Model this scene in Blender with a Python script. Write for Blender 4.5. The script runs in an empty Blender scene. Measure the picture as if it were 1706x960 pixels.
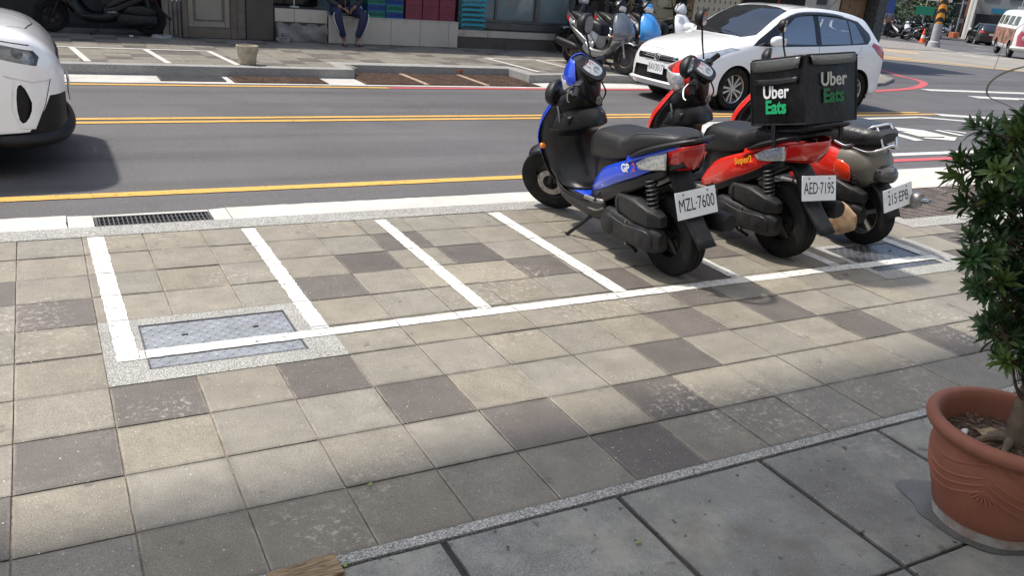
import bpy, bmesh, math, random
from mathutils import Vector, Matrix
R = math.radians
rnd = random.Random(7)
scn = bpy.context.scene
COL = scn.collection

# ---------------------------------------------------------------- camera, sky, sun, exposure
def make_camera():
    yaw, pitch, roll = 0.520613754605114, 0.364151381908184, 0.0899676663664611
    f = Vector((math.sin(yaw)*math.cos(pitch), math.cos(yaw)*math.cos(pitch), -math.sin(pitch)))
    r0 = Vector((math.cos(yaw), -math.sin(yaw), 0)); u0 = r0.cross(f)
    r = r0*math.cos(roll)+u0*math.sin(roll); u = r.cross(f)
    cd = bpy.data.cameras.new('camera'); c = bpy.data.objects.new('camera', cd); COL.objects.link(c)
    m = Matrix(((r.x, u.x, -f.x), (r.y, u.y, -f.y), (r.z, u.z, -f.z))).to_4x4()
    m.translation = Vector((-0.7067, -2.1486, 1.554)); c.matrix_world = m
    cd.sensor_width = 36; cd.lens = 36*1411.17/1706; cd.clip_start = .05; cd.clip_end = 3000
    scn.camera = c
make_camera()
SUN = Vector((-.40, .40, 1.0)).normalized()
w = bpy.data.worlds.new('World'); scn.world = w; w.use_nodes = True
nt = w.node_tree; bg = nt.nodes['Background']
sky = nt.nodes.new('ShaderNodeTexSky'); sky.sky_type = 'NISHITA'; sky.sun_disc = False
sky.sun_elevation = math.asin(SUN.z); sky.sun_rotation = math.atan2(SUN.x, SUN.y)
sky.air_density = 1.0; sky.dust_density = 2.5; sky.ozone_density = 1.0
nt.links.new(sky.outputs[0], bg.inputs[0]); bg.inputs[1].default_value = .145
sd = bpy.data.lights.new('sun', 'SUN'); sd.energy = 4.0; sd.angle = R(2.6); sd.color = (1, .945, .865)
so = bpy.data.objects.new('sun', sd); COL.objects.link(so); so.rotation_euler = SUN.to_track_quat('Z', 'Y').to_euler()
vs = scn.view_settings; vs.view_transform = 'Standard'; vs.look = 'None'; vs.exposure = 0.38; vs.gamma = 1; vs.use_curve_mapping = False

# ---------------------------------------------------------------- helpers
def gz(x, y):
    t = .83*x+.55*y-24
    return 0. if t <= 0 else -.0285*t*t/(t+6)/math.sqrt(1+(t/110)**2)

def tagp(o, label=None, cat=None, group=None, kind=None):
    if label: o['label'] = label
    if cat: o['category'] = cat
    if group: o['group'] = group
    if kind: o['kind'] = kind
    return o

def thing(name, label, cat, loc=(0, 0, 0), rz=0, group=None, lean=0, sc=1):
    o = bpy.data.objects.new(name, None); COL.objects.link(o); o.empty_display_size = .1
    o.rotation_euler = (0, R(lean), R(rz)) if not lean else (Matrix.Rotation(R(rz), 4, 'Z') @ Matrix.Rotation(-R(lean), 4, 'Y')).to_euler()
    o.location = loc; o.scale = (sc,)*3 if not isinstance(sc, tuple) else sc
    return tagp(o, label, cat, group)

def crom(p, n):
    """Catmull-Rom through points p, n steps per span"""
    p = [Vector(q) for q in p]
    if len(p) < 3 or n < 2: return p if n < 2 else [p[0].lerp(p[1], i/n) for i in range(n+1)]
    out = []
    for i in range(len(p)-1):
        a = p[i-1] if i else p[0]*2-p[1]; b = p[i]; c = p[i+1]; d = p[i+2] if i+2 < len(p) else p[-1]*2-p[-2]
        for k in range(n):
            t = k/n
            out.append(.5*((2*b)+(c-a)*t+(2*a-5*b+4*c-d)*t*t+(3*b-a-3*c+d)*t**3))
    out.append(p[-1]); return out

class MB:
    def __init__(s): s.v = []; s.f = []; s.m = []
    def add(s, vs, fs, m=0):
        o = len(s.v); s.v += [tuple(v) for v in vs]
        for f in fs: s.f.append([o+i for i in f]); s.m.append(m)
        return s
    def box(s, c, d, m=0, rot=None, taper=1):
        hx, hy, hz = d[0]/2, d[1]/2, d[2]/2
        P = [Vector((x*hx*(taper if z > 0 else 1), y*hy*(taper if z > 0 else 1), z*hz)) for z in (-1, 1) for x, y in ((-1, -1), (1, -1), (1, 1), (-1, 1))]
        if rot is not None: P = [rot @ p for p in P]
        c = Vector(c)
        return s.add([p+c for p in P], [(3, 2, 1, 0), (4, 5, 6, 7), (0, 1, 5, 4), (1, 2, 6, 5), (2, 3, 7, 6), (3, 0, 4, 7)], m)
    def bx(s, x0, x1, y0, y1, z0, z1, m=0): return s.box(((x0+x1)/2, (y0+y1)/2, (z0+z1)/2), (x1-x0, y1-y0, z1-z0), m)
    def rings(s, rs, m=0, closed=True, c0=True, c1=True):
        n = len(rs[0]); o = len(s.v)
        for r in rs: s.v += [tuple(v) for v in r]
        for i in range(len(rs)-1):
            for k in range(n if closed else n-1):
                a = o+i*n+k; b = o+i*n+(k+1) % n
                s.f.append([a, b, b+n, a+n]); s.m.append(m)
        if closed and c0: s.f.append([o+k for k in range(n)][::-1]); s.m.append(m)
        if closed and c1: s.f.append([o+(len(rs)-1)*n+k for k in range(n)]); s.m.append(m)
        return s
    def tube(s, path, r, n=10, m=0, sub=1, cap=True, flat=1):
        path = [Vector(p) for p in path]
        rr = list(r) if hasattr(r, '__len__') else [r]*len(path)
        if sub > 1 and len(path) > 2:
            q = crom([(*p, ) for p in path], sub); k = []
            for i in range(len(q)):
                t = i/sub; a = min(int(t), len(rr)-2); k.append(rr[a]+(rr[a+1]-rr[a])*(t-a))
            path, rr = q, k
        rs = []; up = None
        for i, p in enumerate(path):
            t = (path[min(i+1, len(path)-1)]-path[max(i-1, 0)]).normalized()
            if up is None: up = Vector((0, 0, 1)) if abs(t.z) < .9 else Vector((1, 0, 0))
            a = (up-t*up.dot(t))
            if a.length < 1e-5: a = t.orthogonal()
            a.normalize(); up = a; b = t.cross(a)
            rs.append([p+(a*math.cos(k*2*math.pi/n)*flat+b*math.sin(k*2*math.pi/n))*rr[i] for k in range(n)])
        return s.rings(rs, m, True, cap, cap)
    def lathe(s, prof, n=32, m=0, axis='z', c=(0, 0, 0), cap=False):
        """prof: (radius, height)"""
        rs = []; c = Vector(c)
        for r, h in prof:
            ring = []
            for k in range(n):
                a = k*2*math.pi/n; u, v = r*math.cos(a), r*math.sin(a)
                ring.append(c+Vector({'z': (u, v, h), 'x': (h, u, v), 'y': (v, h, u)}[axis]))
            rs.append(ring)
        return s.rings(rs, m, True, cap, cap)
    def prism(s, poly, ax, a, b, m=0):
        """poly 2-D extruded along ax from a to b"""
        def P(u, v, w): return {'x': (w, u, v), 'y': (u, w, v), 'z': (u, v, w)}[ax]
        n = len(poly); vs = [P(u, v, a) for u, v in poly]+[P(u, v, b) for u, v in poly]
        return s.add(vs, [list(range(n))[::-1], list(range(n, 2*n))]+[(k, (k+1) % n, n+(k+1) % n, n+k) for k in range(n)], m)
    def sheet(s, rows, nu=4, nv=4, m=0, mirror=False):
        g = [crom(r, nu) for r in rows]
        cols = [crom([r[i] for r in g], nv) for i in range(len(g[0]))]
        n = len(cols[0]); vs = [p for c in cols for p in c]
        fs = [(i*n+k, i*n+k+1, (i+1)*n+k+1, (i+1)*n+k) for i in range(len(cols)-1) for k in range(n-1)]
        s.add(vs, fs, m)
        if mirror: s.add([(-p[0], p[1], p[2]) for p in vs], [f[::-1] for f in fs], m)
        return s
    def loft(s, secs, n=20, m=0, sub=4, axis='y'):
        """secs: (x,y,z, halfwidth, halfheight, exponent, tilt deg) rings stacked along y (or z); smooth between"""
        K = crom([(*q[:3],) for q in secs], sub)
        def it(j):
            v = [(q[j], 0, 0) for q in secs]; return [p.x for p in crom(v, sub)]
        A = [it(j) for j in (3, 4, 5, 6)]; rs = []
        for i, c in enumerate(K):
            hw, hh, ex, ti = max(A[0][i], .002), max(A[1][i], .002), A[2][i], R(A[3][i]); ring = []
            for k in range(n):
                t = k*2*math.pi/n; ct, st = math.cos(t), math.sin(t)
                u = hw*math.copysign(abs(ct)**(2/ex), ct); v = hh*math.copysign(abs(st)**(2/ex), st)
                if axis == 'y': q = Vector((u, -v*math.sin(ti), v*math.cos(ti)))
                elif axis == 'z': q = Vector((u, v*math.cos(ti), v*math.sin(ti)))
                else: q = Vector((-v*math.sin(ti), u, v*math.cos(ti)))
                ring.append(c+q)
            rs.append(ring)
        return s.rings(rs, m)
    def xf(s, M, i0=0):
        s.v[i0:] = [tuple(M @ Vector(v)) for v in s.v[i0:]]; return s
    def build(s, name, mats, parent=None, smooth=40, bev=0, seg=2, sol=0, sub=0, **tg):
        me = bpy.data.meshes.new(name); me.from_pydata(s.v, [], s.f)
        mats = mats if isinstance(mats, (list, tuple)) else [mats]
        for k in mats: me.materials.append(k)
        me.polygons.foreach_set('material_index', s.m)
        bm = bmesh.new(); bm.from_mesh(me)
        bmesh.ops.remove_doubles(bm, verts=bm.verts, dist=1e-5)
        bmesh.ops.recalc_face_normals(bm, faces=bm.faces); bm.to_mesh(me); bm.free()
        return fin(me, name, parent, smooth, bev, seg, sol, sub, **tg)

def fin(me, name, parent=None, smooth=40, bev=0, seg=2, sol=0, sub=0, **tg):
    if smooth:
        me.polygons.foreach_set('use_smooth', [True]*len(me.polygons)); me.set_sharp_from_angle(angle=R(smooth))
    o = bpy.data.objects.new(name, me); COL.objects.link(o)
    if parent: o.parent = parent
    if sol:
        q = o.modifiers.new('solid', 'SOLIDIFY'); q.thickness = abs(sol); q.offset = -1 if sol > 0 else 1
    if bev:
        q = o.modifiers.new('bevel', 'BEVEL'); q.width = bev; q.segments = seg; q.limit_method = 'ANGLE'; q.angle_limit = R(35)
        q.harden_normals = False
    if sub:
        q = o.modifiers.new('sub', 'SUBSURF'); q.levels = q.render_levels = sub
    tagp(o, **tg); return o

# ---------------------------------------------------------------- materials
MATS = {}
def lin(c): return tuple((x/12.92 if x <= .04045 else ((x+.055)/1.055)**2.4) for x in c)
def mat(name, col, rough=.5, metal=0, coat=0, var=0, vscale=6, bump=0, bscale=60, spec=.5, trans=0, emit=0, speck=0, speckcol=(.6, .58, .55), sscale=300, dirt=0, dcol=(.2, .17, .13), dscale=5, obj=False):
    """Principled with layered procedural wear; colours are linear base colours"""
    if name in MATS: return MATS[name]
    m = bpy.data.materials.new(name); m.use_nodes = True; MATS[name] = m
    N, L = m.node_tree.nodes, m.node_tree.links; b = N['Principled BSDF']
    b.inputs['Base Color'].default_value = (*col, 1); b.inputs['Roughness'].default_value = rough
    b.inputs['Metallic'].default_value = metal; b.inputs['Coat Weight'].default_value = coat; b.inputs['Coat Roughness'].default_value = .04
    b.inputs['Specular IOR Level'].default_value = spec
    if trans: b.inputs['Transmission Weight'].default_value = trans; b.inputs['IOR'].default_value = 1.45
    if emit: b.inputs['Emission Color'].default_value = (*col, 1); b.inputs['Emission Strength'].default_value = emit
    if not (var or bump or speck or dirt): return m
    tc = N.new('ShaderNodeTexCoord'); gm = N.new('ShaderNodeNewGeometry')
    co = tc.outputs['Object'] if obj else gm.outputs['Position']
    cur = None
    def noise(sc, det=4, ro=.55):
        n = N.new('ShaderNodeTexNoise'); n.inputs['Scale'].default_value = sc; n.inputs['Detail'].default_value = det
        n.inputs['Roughness'].default_value = ro; L.new(co, n.inputs['Vector']); return n.outputs[0]
    def mix(fac, a, bcol, op='MIX'):
        x = N.new('ShaderNodeMix'); x.data_type = 'RGBA'; x.blend_type = op
        L.new(fac, x.inputs[0]) if not isinstance(fac, float) else setattr(x.inputs[0], 'default_value', fac)
        for s, q in ((6, a), (7, bcol)):
            if isinstance(q, tuple): x.inputs[s].default_value = (*q, 1)
            else: L.new(q, x.inputs[s])
        return x.outputs[2]
    def ramp(src, lo, hi):
        r = N.new('ShaderNodeMapRange'); L.new(src, r.inputs[0]); r.inputs[1].default_value = lo; r.inputs[2].default_value = hi; return r.outputs[0]
    cur = col
    if var: cur = mix(ramp(noise(vscale), .3, .7), tuple(c*(1-var) for c in col), tuple(min(1, c*(1+var)) for c in col))
    if speck:
        cur = mix(ramp(noise(sscale, 1), .62, .70), cur, tuple(c*speck+d*(1-speck) if False else d for c, d in zip(col, speckcol)))
    if dirt:
        f = ramp(noise(dscale, 6, .65), .62-dirt*.35, .80)
        cur = mix(f, cur, dcol)
        q = N.new('ShaderNodeMapRange'); L.new(f, q.inputs[0]); q.inputs[3].default_value = rough; q.inputs[4].default_value = min(1, rough+.3); L.new(q.outputs[0], b.inputs['Roughness'])
    if not isinstance(cur, tuple): L.new(cur, b.inputs['Base Color'])
    if bump:
        bp = N.new('ShaderNodeBump'); bp.inputs['Strength'].default_value = min(1, bump); bp.inputs['Distance'].default_value = .002*max(1, bump)
        L.new(noise(bscale, 3), bp.inputs['Height']); L.new(bp.outputs[0], b.inputs['Normal'])
    return m

def ground_mat(name, base, lo=.75, hi=1.25, sc=3, fine=250, finestr=.35, speck=None, dark=None, rough=.9, bump=.5, attr=False, stain=None, stsc=2.5, stlo=.6, scuff=0, grime=0, streak=0, spec=.3, edges=0):
    """rough mineral surface: large blotches, fine grain, pale and dark grains, stains; 'tint' attribute optional"""
    m = bpy.data.materials.new(name); m.use_nodes = True
    N, L = m.node_tree.nodes, m.node_tree.links; b = N['Principled BSDF']; b.inputs['Roughness'].default_value = rough
    b.inputs['Specular IOR Level'].default_value = spec
    g = N.new('ShaderNodeNewGeometry')
    def noise(s, d=4, r=.6, off=0):
        n = N.new('ShaderNodeTexNoise'); n.inputs['Scale'].default_value = s; n.inputs['Detail'].default_value = d; n.inputs['Roughness'].default_value = r
        if off:
            a = N.new('ShaderNodeVectorMath'); a.inputs[1].default_value = (off, off*2, off); L.new(g.outputs['Position'], a.inputs[0]); L.new(a.outputs[0], n.inputs['Vector'])
        else: L.new(g.outputs['Position'], n.inputs['Vector'])
        return n.outputs[0]
    def rng(s, a, c, d, e):
        r = N.new('ShaderNodeMapRange'); L.new(s, r.inputs[0])
        for i, v in zip((1, 2, 3, 4), (a, c, d, e)): r.inputs[i].default_value = v
        return r.outputs[0]
    def mul(a, c):
        x = N.new('ShaderNodeMath'); x.operation = 'MULTIPLY'
        for i, q in enumerate((a, c)):
            if isinstance(q, (int, float)): x.inputs[i].default_value = q
            else: L.new(q, x.inputs[i])
        return x.outputs[0]
    def mix(f, a, c, op='MIX'):
        x = N.new('ShaderNodeMix'); x.data_type = 'RGBA'; x.blend_type = op; L.new(f, x.inputs[0])
        for s, q in ((6, a), (7, c)):
            if isinstance(q, tuple): x.inputs[s].default_value = (*q, 1)
            else: L.new(q, x.inputs[s])
        return x.outputs[2]
    fac = mul(rng(noise(sc), .28, .72, lo, hi), rng(noise(fine, 2, .7), .25, .75, 1-finestr, 1+finestr))
    if attr:
        a = N.new('ShaderNodeAttribute'); a.attribute_name = 'tint'; src = a.outputs['Color']
    else: src = base
    v = N.new('ShaderNodeVectorMath'); v.operation = 'SCALE'
    if isinstance(src, tuple): v.inputs[0].default_value = src
    else: L.new(src, v.inputs[0])
    L.new(fac, v.inputs['Scale']); cur = v.outputs[0]
    if stain: cur = mix(rng(noise(stsc, 6, .65, 11), stlo, stlo+.14, 0, stain[3]), cur, stain[:3])
    if streak:
        mp = N.new('ShaderNodeMapping'); mp.inputs['Scale'].default_value = (.12, 1.7, 1); L.new(g.outputs['Position'], mp.inputs[0])
        sn = N.new('ShaderNodeTexNoise'); sn.inputs['Scale'].default_value = 1.2; sn.inputs['Detail'].default_value = 5; L.new(mp.outputs[0], sn.inputs['Vector'])
        cur = mix(rng(sn.outputs[0], .48, .66, 0, streak), cur, (.05, .048, .05))
        vo = N.new('ShaderNodeTexVoronoi'); vo.feature = 'DISTANCE_TO_EDGE'; vo.inputs['Scale'].default_value = .55
        wn = N.new('ShaderNodeTexNoise'); wn.inputs['Scale'].default_value = 2.5; wn.inputs['Detail'].default_value = 6; L.new(g.outputs['Position'], wn.inputs['Vector'])
        ad = N.new('ShaderNodeVectorMath'); ad.operation = 'MULTIPLY_ADD'; ad.inputs[1].default_value = (.9, .9, .9); L.new(wn.outputs['Color'], ad.inputs[0]); L.new(g.outputs['Position'], ad.inputs[2]); L.new(ad.outputs[0], vo.inputs['Vector'])
        cur = mix(mul(rng(vo.outputs[0], .004, .0, 0, .7), rng(noise(.5, 2, .5, 61), .5, .56, 0, 1)), cur, (.02, .02, .02))
    if grime: cur = mix(mul(rng(noise(1.3, 5, .7, 31), .45, .7, 0, grime), rng(noise(11, 5, .7, 37), .35, .65, .3, 1)), cur, (.13, .115, .095))
    if scuff:
        cur = mix(mul(rng(noise(1.6, 3, .5, 41), .54, .64, 0, 1), rng(noise(34, 6, .8, 43), .53, .60, 0, scuff)), cur, (.52, .47, .41))
        cur = mix(rng(noise(9, 2, .5, 53), .69, .72, 0, .6), cur, (.085, .076, .064)); cur = mix(rng(noise(17, 4, .7, 57), .55, .75, 0, .5), cur, (.11, .098, .08))
    if edges:
        sp = N.new('ShaderNodeSeparateXYZ'); L.new(g.outputs['Position'], sp.inputs[0])
        def edge(ax, w_):
            a = N.new('ShaderNodeMath'); a.operation = 'PINGPONG'; a.inputs[1].default_value = .15; L.new(sp.outputs[ax], a.inputs[0])
            return rng(a.outputs[0], .0, w_, 1, 0)
        cur = mix(mul(edge(0, .012), rng(noise(6, 5, .7, 71), .42, .6, 0, .55)), cur, (.40, .36, .30))
        cur = mix(mul(edge(1, .022), rng(noise(7, 5, .7, 77), .36, .6, .1, .75)), cur, (.06, .054, .045))
        cur = mix(mul(edge(0, .03), rng(noise(5, 5, .7, 79), .45, .65, 0, .5)), cur, (.09, .08, .068))
    if speck: cur = mix(rng(noise(speck[3], 1, .5, 5), speck[4], speck[4]+.05, 0, 1), cur, speck[:3])
    if dark: cur = mix(rng(noise(dark[3], 1, .5, 23), dark[4], dark[4]+.05, 0, 1), cur, dark[:3])
    L.new(cur, b.inputs['Base Color'])
    bp = N.new('ShaderNodeBump'); bp.inputs['Strength'].default_value = bump; bp.inputs['Distance'].default_value = .003
    L.new(noise(fine*.7, 3, .6), bp.inputs['Height']); L.new(bp.outputs[0], b.inputs['Normal'])
    MATS[name] = m; return m

M_asph = ground_mat('asphalt', (.098, .095, .098), .84, 1.14, .6, 150, .6, streak=.6, spec=.45, speck=(.26, .26, .26, 130, .69), dark=(.03, .03, .03, 110, .70), bump=.9, rough=.72, stain=(.055, .053, .055, .45), stsc=.55, stlo=.52, grime=.18)
M_tile = ground_mat('concrete_tile', None, .80, 1.16, 6, 240, .5, scuff=.5, grime=.35, edges=1, speck=(.62, .60, .55, 120, .735), dark=(.10, .095, .09, 75, .745), attr=True, stain=(.40, .37, .32, .45), stsc=5, stlo=.66, rough=.62, spec=.5)
M_sand = ground_mat('joint_sand', (.20, .17, .14), .35, 1.7, 7, 200, .5)
M_gran = ground_mat('granite_chips', (.27, .268, .25), .8, 1.15, 4, 140, .5, speck=(.48, .48, .46, 170, .58), dark=(.11, .11, .105, 150, .59), grime=.3, bump=.8)
M_gut = ground_mat('gutter_concrete', (.50, .485, .45), .82, 1.08, 3, 200, .15, grime=.25, dark=(.25, .23, .2, 40, .75), stain=(.38, .34, .28, .5), stsc=2, stlo=.6)
M_slate = ground_mat('grey_slate', (.185, .192, .180), .58, 1.42, 2.2, 240, .6, grime=.75, scuff=.3, speck=(.33, .33, .32, 120, .70), dark=(.06, .06, .06, 26, .70), stain=(.31, .30, .25, .8), stsc=2.3, stlo=.47, rough=.6)
M_mort = ground_mat('dark_mortar', (.045, .043, .040), .7, 1.4, 5, 150, .4)
M_conc = ground_mat('rough_concrete', (.22, .205, .185), .6, 1.4, 5, 120, .4, bump=1)
M_plate = mat('checker_plate', (.36, .375, .39), .42, .7, var=.18, vscale=9, dirt=.25, dcol=(.22, .21, .2), dscale=12)
M_iron = mat('cast_iron', (.13, .13, .135), .5, .6, var=.3, vscale=15)
M_rustg = ground_mat('rusty_grating', (.115, .075, .055), .6, 1.5, 6, 90, .6, speck=(.35, .25, .17, 45, .66), bump=1)
M_pit = mat('pit_dark', (.008, .008, .008), .9)

def paint_mat(name, col, wear=.5, rough=.55):
    m = bpy.data.materials.new(name); m.use_nodes = True; N, L = m.node_tree.nodes, m.node_tree.links; b = N['Principled BSDF']
    b.inputs['Roughness'].default_value = rough
    g = N.new('ShaderNodeNewGeometry')
    n = N.new('ShaderNodeTexNoise'); n.inputs['Scale'].default_value = 28; n.inputs['Detail'].default_value = 8; n.inputs['Roughness'].default_value = .75; L.new(g.outputs['Position'], n.inputs['Vector'])
    n2 = N.new('ShaderNodeTexNoise'); n2.inputs['Scale'].default_value = 3; n2.inputs['Detail'].default_value = 4; L.new(g.outputs['Position'], n2.inputs['Vector'])
    r = N.new('ShaderNodeMapRange'); L.new(n.outputs[0], r.inputs[0]); r.inputs[1].default_value = .66-.14*wear; r.inputs[2].default_value = .72-.12*wear; r.inputs[3].default_value = 1; r.inputs[4].default_value = .15
    L.new(r.outputs[0], b.inputs['Alpha'])
    x = N.new('ShaderNodeMix'); x.data_type = 'RGBA'; L.new(n2.outputs[0], x.inputs[0])
    x.inputs[6].default_value = (*[c*.80 for c in col], 1); x.inputs[7].default_value = (*[min(1, c*1.08) for c in col], 1); L.new(x.outputs[2], b.inputs['Base Color'])
    MATS[name] = m; return m
M_pw = paint_mat('white_paint', (.60, .59, .555), .66)
M_pr = paint_mat('road_white', (.56, .55, .51), .6)
M_py = paint_mat('road_yellow', (.62, .36, .085), .6)
M_pred = paint_mat('road_red', (.52, .09, .10), .5)
# ---------------------------------------------------------------- ground, roads, pavements
def pave(name, cells, z=0., gap=.0027, mats=(M_tile,), joint=.010):
    vs, fs, cs = [], [], []
    for x0, x1, y0, y1, c in cells:
        a, b_ = rnd.uniform(-.0012, .0012), rnd.uniform(-.0012, .0012); dz = rnd.uniform(-.0015, .0015); jx, jy = rnd.uniform(-.0009, .0009), rnd.uniform(-.0012, .0012); x0 += jx; x1 += jx; y0 += jy; y1 += jy; o = len(vs)
        for ins, h in ((gap*rnd.uniform(.4, 1.9), -joint), (gap*1.0, -.0012), (gap+.0025, 0)):
            for x, y in ((x0+ins, y0+ins), (x1-ins, y0+ins), (x1-ins, y1-ins), (x0+ins, y1-ins)):
                vs.append((x, y, z+h+dz+a*(x-x0)/.3+b_*(y-y0)/.3))
        q = [(0, 1, 5, 4), (1, 2, 6, 5), (2, 3, 7, 6), (3, 0, 4, 7), (4, 5, 9, 8), (5, 6, 10, 9), (6, 7, 11, 10), (7, 4, 8, 11), (8, 9, 10, 11)]
        for f in q: fs.append([o+i for i in f]); cs.append(c)
    me = bpy.data.meshes.new(name); me.from_pydata(vs, [], fs)
    for m in mats: me.materials.append(m)
    at = me.color_attributes.new('tint', 'FLOAT_COLOR', 'CORNER'); k = 0; buf = []
    for f, c in zip(fs, cs): buf += [*c, 1]*4
    at.data.foreach_set('color', buf)
    return fin(me, name, None, 0, kind='structure')

def light_tile():
    t = rnd.uniform(.93, 1.07); w = rnd.uniform(-.006, .006); return (.203*t+w*.6, .186*t, .150*t-w)
def dark_tile():
    t = rnd.uniform(.85, 1.15); return (.096*t, .084*t, .074*t)
PALE = {(1, 4): 1, (0, 5): 1, (-2, 5): 1, (-1, 5): 1, (3, 5): 1, (2, 5): .6, (4, 5): 1, (5, 6): .6}
cells = []
for i in range(-14, 34):
    for j in range(-1, 9):
        x0, y0 = i*.3, j*.3; y1 = y0+.3
        if j == 8: y1 = 2.69
        if i >= 16 and j >= 6: continue          # widened gutter bay
        if -2 <= i <= 0 and j in (3, 4): continue   # first cable hatch
        if 12 <= i <= 14 and j in (3, 4): continue  # second cable hatch
        dk = abs(((i+1) % 8)-4)+abs(j-3) == 4
        c = dark_tile() if dk else light_tile()
        if (i, j) in PALE: c = tuple(q*(1+.12*PALE[(i, j)]) for q in c)
        if j == -1: c = tuple(q*.85 for q in c)  # front row under the awning edge: shade put into the tile colour
        cells.append((x0, x0+.3, y0, y1, c))
pave('sidewalk', cells)
far = []
for i in range(-20, 42):
    for j in range(0, 10):
        x0, y0 = i*.3, 8.92+j*.3
        if 2.84 < x0 < 5.45 and j < 2: continue
        far.append((x0, x0+.3, y0, y0+.3, dark_tile() if ((i+j+1) % 7 == 0 or (i-j) % 7 == 6) else tuple(q*.95 for q in light_tile())))
pave('far_sidewalk', far, .1)

def S(name, mb, m, **k): return mb.build(name, m, None, kind='structure', **k)
# sand bed under the near tiles, and solid base of far pavement
S('sidewalk_bed', MB().bx(-8, 10.2, -.3, 2.69, -.4, -.007), M_sand, smooth=0)
S('far_sidewalk_bed', MB().bx(-8, 2.9, 8.75, 12.9, -.3, .091).bx(2.9, 5.45, 9.3, 12.9, -.3, .0905).bx(5.45, 12.6, 8.76, 12.9, -.3, .0912), M_conc, smooth=0)

def strip(poly, z, step=.05, jit=0, th=.02):
    """flat slab following a polygon whose edges wander a little"""
    out = []
    for k in range(len(poly)):
        a, b_ = Vector((*poly[k], 0)), Vector((*poly[(k+1) % len(poly)], 0)); n = max(1, int((b_-a).length/step)) if jit else 1
        nn = (b_-a).normalized().cross(Vector((0, 0, 1)))
        for i in range(n):
            p = a.lerp(b_, i/n)+(nn*rnd.uniform(-jit, jit) if i else Vector()); out.append((p.x, p.y))
    return out
mb = MB()
mb.prism(strip([(-8, 2.69), (4.94, 2.69), (4.94, 2.862), (-8, 2.862)], 0), 'z', -.1, .003)
mb.prism([(4.80, 1.66), (10.2, 1.66), (10.2, 1.85), (4.94, 1.85), (4.94, 2.685), (4.80, 2.685)], 'z', -.1, .0045)
S('kerb_granite', mb, M_gran, smooth=0)
mb = MB()
mb.prism(strip([(-8, 3.12), (-.66, 3.12), (-.66, 2.864), (-8, 2.864)], 0, .05, .006), 'z', -.1, -.001)
mb.prism(strip([(-.655, 3.11), (-.525, 3.10), (-.525, 2.864), (-.655, 2.864)], 0), 'z', -.1, -.003)
mb.prism(strip([(.115, 3.10), (.215, 3.12), (.215, 2.864), (.115, 2.864)], 0), 'z', -.1, -.003)
mb.prism(strip([(.22, 3.12), (3.4, 3.11), (3.4, 2.864), (.22, 2.864)], 0, .05, .006), 'z', -.1, -.001)
mb.prism(strip([(3.404, 3.11), (6.6, 3.22), (6.6, 2.60), (4.95, 2.60), (4.95, 2.864), (3.404, 2.864)], 0), 'z', -.1, -.001)
mb.prism(strip([(6.604, 3.22), (10.2, 3.24), (10.2, 2.60), (6.604, 2.60)], 0), 'z', -.1, -.002)
mb.prism([(-.52, 3.10), (.11, 3.10), (.11, 3.055), (-.52, 3.055)], 'z', -.1, -.004)
S('gutter', mb, M_gut, smooth=0)
S('gutter_pit', MB().bx(-.53, .12, 2.866, 3.056, -.45, -.30), M_pit, smooth=0)

# road sheet, to the horizon, dipping to the right
xs = [-300, -120, -50, -20, -8, 0, 6, 12, 14]+[16+k*2 for k in range(60)]+[140, 160, 190, 230, 300, 420, 700]
ys = [3.06, 3.4, 5, 7, 9, 11, 13, 15]+[17+k*2 for k in range(55)]+[130, 160, 200, 280, 420, 700]
g = MB(); rowsv = [[(x, y, gz(x, y)-.02) for x in xs] for y in ys]; g.rings(rowsv, 0, False)
S('road', g, M_asph)
xs2 = [-300, -50, -8, 0, 10.2]+[14+k*3 for k in range(40)]+[200, 400, 700]; ys2 = [-300, -60, -20, 3.06]
g = MB(); g.rings([[(x, y, (gz(x, y)-.02 if x > 10.3 else -.46)) for x in xs2] for y in ys2], 0, False)
S('ground', g, M_conc)

def mark(mb, poly, m=0, dz=-.015, jit=.0, sub=1.0):
    """paint polygon draped on the road"""
    if jit: poly = strip(poly, 0, .06, jit)
    mb.add([(x, y, gz(x, y)+dz) for x, y in poly], [list(range(len(poly)))], m)
def line(mb, x0, y0, x1, y1, w, m=0, dz=-.015, jit=.003, n=1):
    d = Vector((x1-x0, y1-y0, 0)); nn = d.normalized().cross(Vector((0, 0, 1)))*w/2
    for k in range(n):
        a = Vector((x0, y0, 0))+d*(k/n); b_ = Vector((x0, y0, 0))+d*((k+1)/n)
        P = [a+nn, b_+nn, b_-nn, a-nn]; mark(mb, [(p.x, p.y) for p in P], m, dz, jit)
mb = MB()
line(mb, -8, 3.555, 5.8, 3.60, .10, 1)
line(mb, -8, 5.80, 11.1, 6.14, .085, 1, n=4); line(mb, -8, 5.98, 10.9, 6.29, .085, 1, n=4)
line(mb, -8, 8.07, 3.1, 8.05, .09, 1, n=3); line(mb, 3.1, 8.05, 12.2, 8.30, .10, 2, n=3)
line(mb, 5.8, 3.60, 16, 3.63, .10, 2, n=3); line(mb, 5.8, 3.84, 16, 3.87, .12, 0, n=3)
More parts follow.
